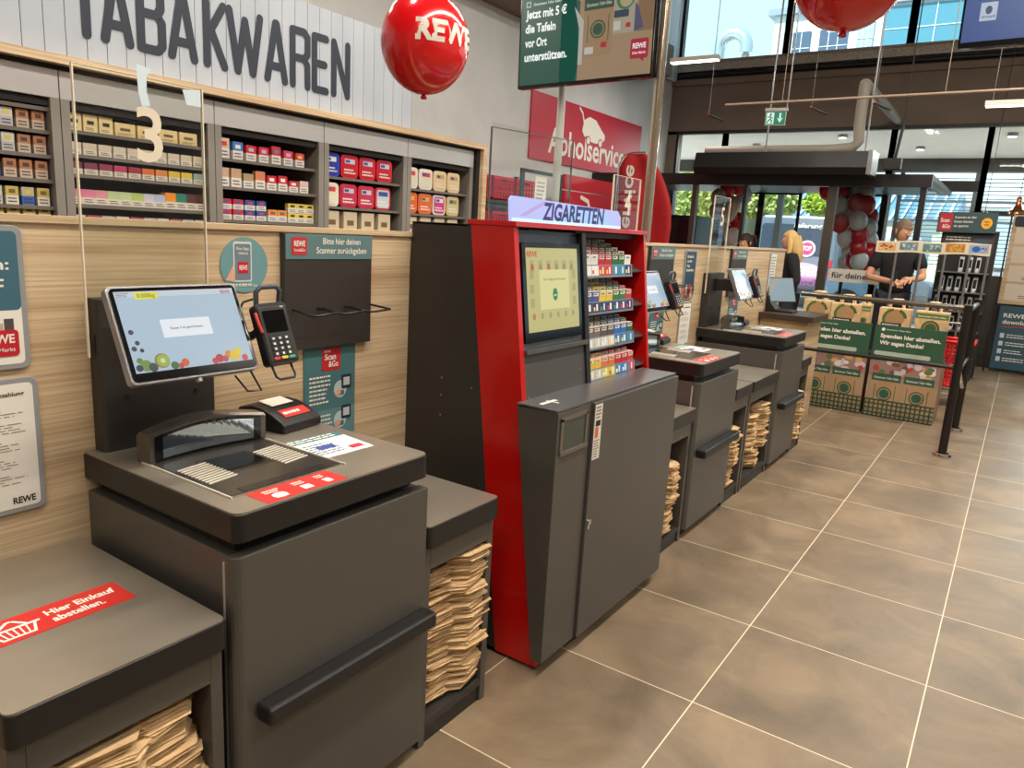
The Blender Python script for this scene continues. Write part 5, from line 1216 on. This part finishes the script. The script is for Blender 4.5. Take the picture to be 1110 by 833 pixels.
F.rect(m, .137,.06,.155,.115, WE, .001,.0015); F.poly(m, [(.115,.07),(.146,.02),(.177,.07),(.146,.055)], WE, .001,.0016); m.obj('green_panel', t)
m = MB(METAL); m.cyl((-1.62,6.02,2.82),(-1.62,6.02,5.6),.008,8); m.obj('hanger_rod', t)
for x, nm in ((-2.05,'left of the exit sign'),(-.98,'next to the fat pipe')):
    o = MB(METAL); o.cyl((x,6.9,2.47),(x,6.9,5.6),.010,8); tag(o.obj('hanging_rod'), 'thin steel hanging rod holding the air curtain '+('beside the green exit sign' if x < -2 else 'next to the fat pipe'), 'rod')
for (x,y,z), nm in zip(((-2.55,6.3,2.83),(-1.45,6.3,2.86),(-.85,6.3,2.88)), ('over the dark air curtain end','behind the exit sign','before the fat grey pipe')):
    t = thing('hanging_bracket', 'short dark bracket with red tip '+nm, 'bracket', (x,y,z))
    MB(DGREY).cyl((x,y,z),(x+.14,y+.1,z-.06),.012,8).obj('arm', t); MB(RED).cyl((x-.012,y-.006,z+.004),(x,y,z),.014,8).obj('red_tip', t); MB(METAL).cyl((x,y,z),(x,y,5.6),.002,5).obj('wire', t)
t = thing('hanging_camera_boom', 'black camera boom hanging from above next to the air curtain', 'boom', (-.72,7.0,2.3))
MB(BLACK).cyl((-.70,7.0,2.32),(-.66,7.0,2.75),.016,10).cyl((-.66,7.0,2.75),(-.655,7.0,5.6),.006,8).obj('boom_arm', t); MB(BLACK).box(-.80,-.62,6.95,7.05,2.30,2.42).obj('camera_box', t, .01)
# ================================================================== balloon garland at the entrance
REDB = mat('garland_red',(200,16,34),.25,coat=.4); WHB = mat('garland_white',(214,206,206),.3,coat=.3)
def bmesh_ball(m_):
    m = MB(m_).ball((0,0,0),(.112,.112,.128),18,12).lathe((0,0,-.128), [(.004,.004),(.014,-.012),(.003,-.006)], 8); o = m.obj('x'); me = o.data; bpy.data.objects.remove(o); return me
RB, WB = bmesh_ball(REDB), bmesh_ball(WHB)
rnd = random.Random(11)
gar = [(-1.62,2.17,0),(-1.50,2.13,0),(-1.37,2.16,1),(-1.47,1.98,1),(-1.38,1.92,1),(-1.42,1.76,0),(-1.28,2.03,0),(-1.22,2.15,1),(-1.15,2.00,0),(-1.12,1.86,0),(-1.20,1.80,1),(-1.10,1.72,1),(-1.27,1.72,0),(-1.18,1.62,0),(-1.08,1.56,1),(-1.16,1.46,0),(-1.05,1.42,0),(-1.26,1.50,1),(-1.34,1.58,1),(-1.30,1.40,1),(-1.12,1.30,1),(-1.22,1.30,0),(-1.34,1.27,1),(-1.02,1.24,0)]
for i, (x, z, c) in enumerate(gar):
    place(WB if c else RB, 'hanging_garland_balloon', x, 8.35+.34*((i*7)%5)/4, z, '%s balloon, %s counted downwards in the garland at the entrance door' % ('white' if c else 'red', nth(i)), 'balloon', 'balloon garland by the entrance', rnd.random())
gar2 = [(-3.06,2.05,1),(-2.98,2.16,0),(-2.86,2.22,0),(-2.80,2.10,1),(-2.84,1.95,1),(-2.92,1.84,1),(-2.82,1.74,0),(-2.88,1.62,0),(-2.80,1.52,1),(-3.10,1.88,1)]
for i, (x, z, c) in enumerate(gar2):
    place(WB if c else RB, 'hanging_garland_balloon', x, 8.35+.3*((i*5)%4)/3, z, '%s balloon, %s counted downwards in the smaller cluster behind the low wall' % ('white' if c else 'red', nth(i)), 'balloon', 'balloon cluster behind the low wall', rnd.random())
# ================================================================== people
SKIN = mat('skin',(214,160,126),.55)
def skin_mesh(name, parent, nodes, edges, m, sub=2, root=0):
    me = bpy.data.meshes.new(name); me.from_pydata([n[0] for n in nodes], edges, []); o = bpy.data.objects.new(name, me); COL.objects.link(o)
    sk = o.modifiers.new('skin','SKIN'); sk.use_smooth_shade = True
    for i, n in enumerate(nodes):
        r = n[1] if isinstance(n[1], tuple) else (n[1], n[1]); me.skin_vertices[0].data[i].radius = r
        me.skin_vertices[0].data[i].use_root = (i == root)
    sb = o.modifiers.new('sub','SUBSURF'); sb.levels = sub; sb.render_levels = sub
    dg = bpy.context.evaluated_depsgraph_get(); dg.update(); ev = bpy.data.meshes.new_from_object(o.evaluated_get(dg))
    bpy.data.objects.remove(o); ev.materials.clear(); ev.materials.append(m)
    for p in ev.polygons: p.use_smooth = True; p.material_index = 0
    return ev
def person(label, base, yaw, H, pose, hair, shirt, trousers, hairlen=.0, cap=None):
    """pose: joint positions in metres for a figure facing -y, base at the feet"""
    t = thing('person', label, 'person', base); T = Matrix.Translation(base) @ Matrix.Rotation(yaw,4,'Z'); k = H/1.75
    P = lambda *a: tuple(T @ (V(a)*k))
    hd = pose.get('head',(0,-.02,1.63))
    J = dict(pel=(0,0,.93), bel=(0,0,1.08), chest=(0,0,1.28), neck=(0,0,1.45), hl=(-.09,0,.90), hr=(.09,0,.90), kl=(-.10,-.02,.50), kr=(.10,-.02,.50), al=(-.11,.0,.09), ar=(.11,.0,.09), fl=(-.12,-.16,.04), fr=(.12,-.16,.04), sl=(-.175,0,1.40), sr=(.175,0,1.40))
    J.update(pose)
    names = ['pel','bel','chest','neck','hn','hl','kl','al','fl','hr','kr','ar','fr','sl','el','wl','sr','er','wr']
    J['hn'] = (hd[0]*.8, hd[1]*.8, hd[2]-.06)
    rad = dict(pel=(.12,.09),bel=(.11,.085),chest=(.12,.085),neck=.052,hn=.05,hl=.085,kl=.058,al=.04,fl=.035,hr=.085,kr=.058,ar=.04,fr=.035,sl=.050,el=.042,wl=.028,sr=.050,er=.042,wr=.028)
    nodes = [(P(*J[n]), tuple(x*k for x in rad[n]) if isinstance(rad[n],tuple) else rad[n]*k) for n in names]; ix = {n:i for i,n in enumerate(names)}
    E_ = [('pel','bel'),('bel','chest'),('chest','neck'),('neck','hn'),('pel','hl'),('hl','kl'),('kl','al'),('al','fl'),('pel','hr'),('hr','kr'),('kr','ar'),('ar','fr'),('chest','sl'),('sl','el'),('el','wl'),('chest','sr'),('sr','er'),('er','wr')]
    bm = skin_mesh('body', t, nodes, [(ix[a],ix[b]) for a,b in E_], SKIN)
    m = MB(SKIN); m.v = [tuple(v.co) for v in bm.vertices]; m.f = [list(p.vertices) for p in bm.polygons]; m.mi = [0]*len(m.f); m.sm = [True]*len(m.f); m.ms = [SKIN]
    # head with face
    hc = V(hd); yawh = pose.get('turn',0); R = Matrix.Rotation(yawh,3,'Z') @ Matrix.Rotation(pose.get('nod',0),3,'X')
    hm = MB(); hp = lambda *a: P(*(hc+R @ V(a)))
    n_, mm_ = 20, 14; vs = []
    for j in range(mm_+1):
        a = math.pi*j/mm_; z = -math.cos(a)*.118
        for i in range(n_):
            p = 2*math.pi*i/n_; r_ = math.sin(a); x = .074*r_*math.cos(p); y = .094*r_*math.sin(p)
            if z < -.03: x *= 1-(-z-.03)*2.6; y = y*(1-(-z-.03)*2.2)-(-z-.03)*.25
            vs.append(hp(x, y, z))
    m.use(SKIN)._add(vs, [(j*n_+i, j*n_+(i+1)%n_, (j+1)*n_+(i+1)%n_, (j+1)*n_+i) for j in range(mm_) for i in range(n_)], True)
    m._add([hp(-.014,-.088,-.028),hp(.014,-.088,-.028),hp(0,-.118,-.026),hp(0,-.092,.016)], [(0,1,2),(0,2,3),(1,3,2),(0,3,1)], True)
    for s in (-1,1):
        m.ball(hp(s*.076,.004,-.005), (.010*k,.016*k,.028*k), 10, 8)
    # hands with fingers
    for w_, e_, s in (('wl','el',-1),('wr','er',1)):
        d = (V(J[w_])-V(J[e_])).normalized(); side = d.cross(V((0,0,1))).normalized() if abs(d.z) < .9 else V((1,0,0)); nrm = side.cross(d)
        c = V(J[w_])+d*.055
        m.tube([P(*(V(J[w_])-d*.01)), P(*(V(J[w_])+d*.03)), P(*(V(J[w_])+d*.06)), P(*(V(J[w_])+d*.095))], lambda i: (.026,.033,.036,.030)[i]*k, 8)
        for f_, (o_, l_) in enumerate(((-.030,.055),(-.010,.070),(.010,.066),(.029,.050))):
            b0 = V(J[w_])+d*.085+side*o_; b1 = b0+d*l_*.5-nrm*.012; b2 = b1+d*l_*.35-nrm*.03
            m.tube([P(*b0),P(*b1),P(*b2)], lambda i: (.0095,.009,.007)[i]*k, 6)
        b0 = V(J[w_])+d*.03-side*s*.028; m.tube([P(*b0),P(*(b0+d*.03-side*s*.02-nrm*.01)),P(*(b0+d*.055-side*s*.022-nrm*.03))], lambda i: (.012,.011,.008)[i]*k, 6)
    m.use(paint((150,70,64))); m._add([hp(-.024,-.093,-.060),hp(.024,-.093,-.060),hp(.016,-.097,-.067),hp(-.016,-.097,-.067)], [(0,1,2,3)])
    for s in (-1,1): m.use(PAPER).ball(hp(s*.03,-.083,.008), .010*k, 8, 6).use(paint((50,36,30))).ball(hp(s*.03,-.0895,.008), .0055*k, 8, 6)
    body = m.obj('body', t)
    # hair
    h = MB(hair); vs = []
    for j in range(mm_//2+4):
        a = math.pi*(mm_-j)/mm_; z = -math.cos(a)*.128
        for i in range(n_):
            p = 2*math.pi*i/n_; r_ = math.sin(a); f_ = -math.sin(p)  # 1 at the face
            zz_ = z if f_ < .35 else max(z, .055)
            x, y = .082*r_*math.cos(p), .102*r_*math.sin(p)+.004
            vs.append(hp(x, y, zz_))
    R_ = mm_//2+4
    h._add(vs, [(j*n_+i, j*n_+(i+1)%n_, (j+1)*n_+(i+1)%n_, (j+1)*n_+i) for j in range(R_-1) for i in range(n_)], True)
    if hairlen:
        h.tube([hp(0,.05,.05),hp(0,.075,-.05),hp(0,.085,-.12),hp(0,.10,-.12-hairlen*.5),hp(0,.09,-.12-hairlen)], lambda i: (.075,.085,.085,.075,.03)[i]*k, 12)
        for s in (-1,1): h.tube([hp(s*.05,-.02,.07),hp(s*.082,-.015,-.02),hp(s*.09,-.01,-.10),hp(s*.10,-.03,-.14-hairlen*.5)], lambda i: (.03,.036,.034,.018)[i]*k, 8)
    if pose.get('ponytail'): h.tube([hp(0,.09,.06),hp(0,.14,.05),hp(0,.16,-.03),hp(0,.15,-.12)], lambda i: (.025,.035,.032,.012)[i]*k, 10)
    h.obj('hair', t)
    # clothes
    sl_ = pose.get('sleeve',.5)
    def lerp(a, b, q): return tuple(V(J[a]).lerp(V(J[b]), q))
    J['sle'] = lerp('sl','el',min(1,sl_)); J['sre'] = lerp('sr','er',min(1,sl_))
    nm = ['pel','bel','chest','neckb','sl','sle','sr','sre']; J['neckb'] = (0,.01,1.47)
    rr = dict(pel=(.165,.135),bel=(.155,.128),chest=(.175,.138),neckb=.078,sl=.085,sle=.066,sr=.085,sre=.066)
    es = [(0,1),(1,2),(2,3),(2,4),(4,5),(2,6),(6,7)]
    if sl_ > 1:
        J['slw'] = lerp('el','wl',.92); J['srw'] = lerp('er','wr',.92); nm += ['slw','srw']; rr.update(slw=.04,srw=.04,sle=.054,sre=.054); es += [(5,8),(7,9)]
    nodes = [(P(*J[n]), tuple(x*k for x in rr[n]) if isinstance(rr[n],tuple) else rr[n]*k) for n in nm]
    me = skin_mesh('shirt', t, nodes, es, shirt)
    o = bpy.data.objects.new('shirt', me); COL.objects.link(o); o.parent = t; me.transform(Matrix.Translation(-V(base)))
    nm = ['pel','hl','kl','al','hr','kr','ar']; rr = dict(pel=(.148,.115),hl=.10,kl=.075,al=.062,hr=.10,kr=.075,ar=.062)
    me = skin_mesh('trousers', t, [(P(*J[n]), tuple(x*k for x in rr[n]) if isinstance(rr[n],tuple) else rr[n]*k) for n in nm], [(0,1),(1,2),(2,3),(0,4),(4,5),(5,6)], trousers)
    o = bpy.data.objects.new('trousers', me); COL.objects.link(o); o.parent = t; me.transform(Matrix.Translation(-V(base)))
    for s in ('l','r'):
        a = V(J['a'+s]); b = V(J['f'+s]); q = MB(paint((24,22,22))); q.tube([P(a.x,a.y+.05,.045),P(a.x,a.y,.05),P(b.x,(a.y+b.y)/2,.045),P(b.x,b.y-.02,.032),P(b.x,b.y-.07,.028)], lambda i: (.03,.045,.046,.042,.022)[i]*k, 10); q.obj('shoe', t)
    return t
BLK = mat('black_cloth',(26,25,28),.85); DKT = mat('dark_trousers',(34,36,46),.85)
pm = person('person in black T-shirt with short grey-brown hair holding a small device', (-.50,6.95,0), math.radians(12), 1.80,
    dict(el=(-.27,-.10,1.13), wl=(-.06,-.33,1.10), er=(.25,-.10,1.15), wr=(.10,-.33,1.13), head=(0,-.05,1.615), turn=math.radians(35), nod=math.radians(18), sleeve=.75), mat('short_grey_hair',(112,92,74),.8), BLK, DKT)
o = MB(BLACK).box(-.545,-.50,6.50,6.53,1.12,1.22).obj('hand_device', None, .004); tag(o, 'small dark device held by the person in the black T-shirt', 'device'); o.location = (.06,.04,.02)
m = MB(paint((206,206,210))); 
person('blonde long-haired person in black long-sleeved top with hand on hip', (-1.58,6.72,0), math.radians(-62), 1.62,
    dict(el=(-.38,.10,1.12), wl=(-.17,-.04,1.02), er=(.30,.05,1.12), wr=(.16,-.16,1.04), head=(0,-.02,1.62), sleeve=1.5), mat('blonde_hair',(226,188,122),.7), BLK, DKT, .22)
person('person with dark tied-back hair, only the head showing above the wooden wall', (-2.12,6.9,0), math.radians(-30), 1.60,
    dict(el=(-.24,-.05,1.12), wl=(-.14,-.25,1.02), er=(.24,-.05,1.12), wr=(.14,-.25,1.02), head=(0,-.04,1.58), nod=math.radians(15), sleeve=1.5, ponytail=True), mat('dark_brown_hair',(52,34,28),.7), mat('grey_top',(70,70,80),.8), DKT)
# ================================================================== outside
struct('ground_outside', MB(mat('pale_paving',(234,230,222),.8,noise=(1,(220,216,208),(1,1,1)))).box(-40,40,9.95,60,-.12,-.02))
SOF = mat('white_ribbed_soffit',(236,226,220),.7)
m = MB(SOF)
for i in range(20): m.box(-12,12,9.95+.2*i,10.14+.2*i,3.17,3.2)
m.box(-12,12,9.95,13.95,3.2,3.3); struct('ceiling_canopy', m)
struct('beam_canopy', MB(DGREY).box(-12,12,13.95,14.2,2.93,3.4))
for i, (x, y) in enumerate(((-3.6,11.5),(-2.0,10.6),(-1.1,12.2),(.2,10.8),(1.0,12.6))):
    t = thing('canopy_downlight', 'small round ceiling lamp in the white canopy outside, %s along the front' % nth(i), 'lamp', (x,y,3.17), 'downlights in the canopy outside')
    MB(METAL).cyl((x,y,3.12),(x,y,3.17),.07,20).obj('housing', t); MB(TUBE).cyl((x,y,3.112),(x,y,3.12),.055,20).obj('diffuser', t)
t = thing('louvre_screen', 'tall outdoor louvre screen with thin dark slats below the canopy', 'screen', (1.5,14.05,0))
m = MB(mat('slat_dark',(70,82,92),.5))
for i in range(23):
    z = 1.25+.071*i; m.box(-1.55,6,14.02,14.08,z,z+(.05 if i in (16,11) else .014))
m.obj('slats', t)
for x in (-1.55,-.32,1.0,2.4,4.0,5.9): MB(DFRAME).box(x-.035,x+.035,14.0,14.1,0,2.925).obj('upright', t)
MB(mat('outer_parapet',(150,156,164),.7)).box(-.6,6,14.1,14.16,0,1.25).obj('lower_panel', t)
for i, x in enumerate((-3.75,-1.75)):
    struct('column_outside' if i == 0 else 'column_outside_%d'%i, MB(DGREY).box(x-.06,x+.06,13.98,14.1,0,2.95))
for x, y in ((-3.0,11.4),(-.6,11.8),(1.6,11.8),(4.2,11.8)):  # added fill lights, brighten the soffit by bounce off the paving
    l = bpy.data.lights.new('canopy_fill','AREA'); l.shape = 'DISK'; l.size = .5; l.energy = 160; l.color = (1,.95,.88)
    lo = bpy.data.objects.new('canopy_fill', l); COL.objects.link(lo); lo.location = (x,y,3.10)
# van
t = thing('delivery_van', 'dark grey delivery van with pink lettering parked outside the entrance', 'van', (-4.0,16.5,0))
VAN = mat('van_grey',(120,124,138),.35,.2); VW = mat('van_white',(226,228,232),.35)
m = MB(VAN); m.prism([(-4.9,0,.35),(-3.05,0,.35),(-3.0,0,.6),(-3.02,0,1.95),(-3.15,0,2.15),(-4.75,0,2.15),(-4.88,0,1.95)], (0,16.4,0),(0,21,0)); m.obj('body', t, .05)
m = MB(); F = Fr((-4.9,16.39,0),(1,0,0),(0,0,1))
F.rrect(m, .15,1.25,1.70,1.95,.08, mat('van_glass',(60,66,80),.1), 0,.01); F.rect(m, .92,.4,.935,2.05, DGREY, 0,.012); F.text(m, 'lieferung.de', .9,1.88,.10, PAPER, .85,.012,.02)
F.disc(m, 1.25,1.40,.19,.19, PAPER, .01,.014); F.disc(m, 1.25,1.40,.15,.15, paint((206,60,110)), .014,.018); F.text(m,'TOP',1.25,1.36,.1,PAPER,.2,.02,.03,'c')
F.disc(m, 1.2,.85,.5,.22, paint((226,160,210)), 0,.008); F.text(m,'LIEFERT',.95,.78,.2,PAPER,.75,.02,.03); F.text(m,'frisch',1.0,.55,.16,paint((214,120,190)),.6,.02,.02)
for v_ in (1.0,.72): F.rect(m, 1.68,v_,1.84,v_+.16, paint((220,30,50)), 0,.012); F.rect(m, .02,v_,.14,v_+.16, paint((220,30,50)), 0,.012)
F.rect(m, .3,.36,1.5,.46, paint((60,62,70)), 0,.03); F.rect(m, .65,.50,1.15,.60, PAPER, .01,.02); m.obj('rear_graphics', t)
for y in (17.1,20.2):
    for x in (-4.75,-3.2): MB(BLACK).cyl((x-.1,y,.33),(x+.1,y,.33),.33,24).obj('wheel', t)
t = thing('white_van', 'plain white van standing close beside the dark grey delivery van', 'van', (-2.4,17.5,0))
m = MB(VW); m.prism([(-2.95,0,.3),(-1.75,0,.3),(-1.72,0,.6),(-1.74,0,1.75),(-1.9,0,2.0),(-2.85,0,2.0),(-2.95,0,1.8)], (0,17.2,0),(0,21,0)); m.obj('body', t, .05)
m = MB(mat('van_glass',(60,66,80),.1)); F = Fr((-2.95,17.19,0),(1,0,0),(0,0,1)); F.rrect(m, .2,1.3,1.0,1.75,.06, mat('pale_van_glass',(190,204,214),.1), 0,.01); m.obj('rear_window', t)
for x in (-2.8,-1.9): MB(BLACK).cyl((x-.09,17.9,.31),(x+.09,17.9,.31),.31,24).obj('wheel', t)
t = thing('dark_display_cabinet', 'black display cabinet with glass doors behind the low wall near the flag', 'cabinet', (-3.75,8.3,0))
MB(mat('cabinet_black',(26,24,24),.4)).box(-4.3,-3.25,8.1,8.7,0,1.78).obj('carcass', t, .004)
for x in (-4.26,-3.77):
    dd = MB(mat('smoked_glass',(34,30,30),.08)).box(x,x+.47,8.085,8.1,.1,1.72).obj('door', t); MB(CHROME).box(x+.40,x+.415,8.07,8.085,.8,1.1).obj('handle', dd)
t = thing('parked_car', 'silver blue car nose seen low beside the van outside', 'car', (-2.2,15.5,0))
m = MB(mat('car_silver',(150,170,196),.25,.4)); m.prism([(-2.9,0,.25),(-.6,0,.25),(-.5,0,.6),(-.7,0,.82),(-1.2,0,.9),(-1.6,0,1.22),(-2.4,0,1.25),(-2.75,0,.95),(-2.95,0,.8)], (0,15.2,0),(0,16.1,0)); m.obj('body', t, .06)
m = MB(mat('van_glass',(60,66,80),.1)); m.prism([(-1.25,0,.92),(-1.62,0,1.18),(-2.35,0,1.2),(-2.6,0,.95)], (0,15.19,0),(0,16.11,0)); m.obj('side_window', t)
for x in (-2.45,-1.0):
    MB(BLACK).cyl((x,15.15,.3),(x,16.15,.3),.3,24).obj('wheel', t)
# buildings
t = thing('blue_roof_house', 'low yellowish building with blue ribbed metal roof across the street', 'building', (-2.5,24,0))
MB(mat('house_yellow',(240,232,200),.8)).box(-7,-1.6,23.5,28,0,2.45).obj('wall', t)
m = MB(mat('blue_roof',(96,140,176),.4,.2)); m.prism([(0,23.2,2.35),(0,26,3.35),(0,28.5,2.35)], (-7.3,0,0),(-1.3,0,0)); rf = m.obj('roof', t)
m = MB(mat('roof_rib',(210,226,236),.4))
for i in range(20):
    x = -7.2+.3*i; m.prism([(x,23.18,2.37),(x,26,3.38),(x,26,3.42),(x,23.18,2.41)], (0,0,0),(.07,0,0))
m.obj('roof_seams', rf)
m = MB(mat('win_dark',(90,110,126),.2)); 
for x in (-6,-4.2,-2.6): MB(mat('win_dark',(90,110,126),.2)).box(x,x+.8,23.46,23.5,1.0,2.0).obj('window', t)
t = thing('street_building', 'pale building with dark sign and shutters behind the doors', 'building', (-9,24,0))
MB(mat('pale_house',(222,214,196),.8)).box(-14,-7.6,24,28,0,2.7).obj('wall', t)
MB(mat('beige_band',(226,196,150),.8)).box(-13.5,-8,23.92,24,1.55,2.1).obj('sign_band', t)
MB(mat('slate_panel',(96,110,130),.7)).box(-8.7,-7.7,23.9,24,.2,2.9).obj('dark_panel', t)
MB(mat('win_teal',(150,196,206),.3)).box(-13,-9,23.9,23.98,.4,1.5).obj('shop_window', t)
t = thing('office_tower', 'upper floors of a glass office block seen through the high windows', 'building', (-5,26,0))
OW = mat('office_white',(206,214,220),.6); OG = mat('office_glass',(86,104,128),.25,.3)
MB(OW).box(-8.0,1.0,26,32,3.0,9.3).obj('wall', t)
for x0, x1, z0, z1, c in ((-7.6,-6.7,6.0,8.7,OG),(-6.4,-5.5,6.0,8.7,OG),(-5.2,-4.7,6,8.9,mat('office_grey',(150,164,176),.5)),(-4.4,-2.2,5.8,9.2,mat('office_teal',(84,140,160),.3,.2)),(-2.0,-1.3,7.8,8.9,OG),(-2.0,-1.3,5.6,7.2,OG),(-.9,-.1,5.6,9.0,mat('office_grey2',(150,176,190),.5))):
    w = MB(c).box(x0,x1,25.94,26.0,z0,z1).obj('window', t)
    g = MB(OW)
    for k in range(1,5): g.box(x0,x1,25.92,25.94,z0+(z1-z0)*k/5-.012,z0+(z1-z0)*k/5+.012)
    for k in range(1,3): g.box(x0+(x1-x0)*k/3-.012,x0+(x1-x0)*k/3+.012,25.92,25.94,z0,z1)
    g.obj('window_bar', w)
MB(mat('office_top',(130,146,160),.5)).box(-8.2,1.2,25.8,32,9.3,9.5).obj('roof', t)
t = thing('roof_duct', 'curved silver ventilation duct standing up outside the high window', 'duct', (-7.5,17,4.4))
m = MB(mat('duct_silver',(190,204,210),.25,.7)); pth = [(-6.55,17,4.4),(-6.55,17,6.05)]+[(-6.2-.35*math.cos(a),17,6.15+.35*math.sin(a)) for a in [math.pi*i/10 for i in range(11)]]+[(-5.85,17,6.02)]
m.tube(pth, .15, 16); m.obj('duct_pipe', t); MB(METAL).cyl((-5.85,17,4.4),(-5.85,17,6.0),.09,12).obj('duct_stand', t)
MB(mat('flat_roof',(150,140,130),.8)).box(-8,-5,16.5,18,4.2,4.4).obj('curb', t)
# trees beyond the street
LEAF = mat('leaf_green',(196,212,80),.8,noise=(4,(130,160,60),(1,1,1))); LEAF2 = mat('leaf_olive',(214,214,130),.8,noise=(4,(160,174,90),(1,1,1))); BARK = mat('bark',(90,74,58),.9)
def tree(x, y, h, r, m_, lab, seed):
    t = thing('street_tree', lab, 'tree', (x,y,0), 'trees across the street'); MB(BARK).cyl((x,y,-.02),(x,y,h-r*.5),.14,10,.08).obj('trunk', t)
    rnd = random.Random(seed); m = MB(m_); vs = []; fs = []
    for i in range(2600):
        a, b, q = rnd.random()*6.283, math.acos(2*rnd.random()-1), r*(rnd.random()**.4)
        c = V((x+q*math.sin(b)*math.cos(a)*1.2, y+q*math.sin(b)*math.sin(a), h+q*math.cos(b)*.8)); d = V((rnd.uniform(-1,1),rnd.uniform(-1,1),rnd.uniform(-1,1))).normalized()*.11; e = d.orthogonal().normalized()*.06
        n = len(vs); vs += [c-d,c+e,c+d,c-e]; fs.append((n,n+1,n+2,n+3))
    m._add(vs, fs); m.obj('crown', t)
tree(-8.9,22,3.0,1.2,LEAF2,'pale olive tree above the street building behind the left doors',1)
tree(-6.35,22,2.85,.85,LEAF2,'olive tree beside the slate panel across the street',2)
tree(-4.7,22,2.75,.45,LEAF,'bright green small tree between the doors and the blue roof',3)
tree(-11.9,21,3.2,1.35,LEAF,'large green tree far behind the low wall end',4)
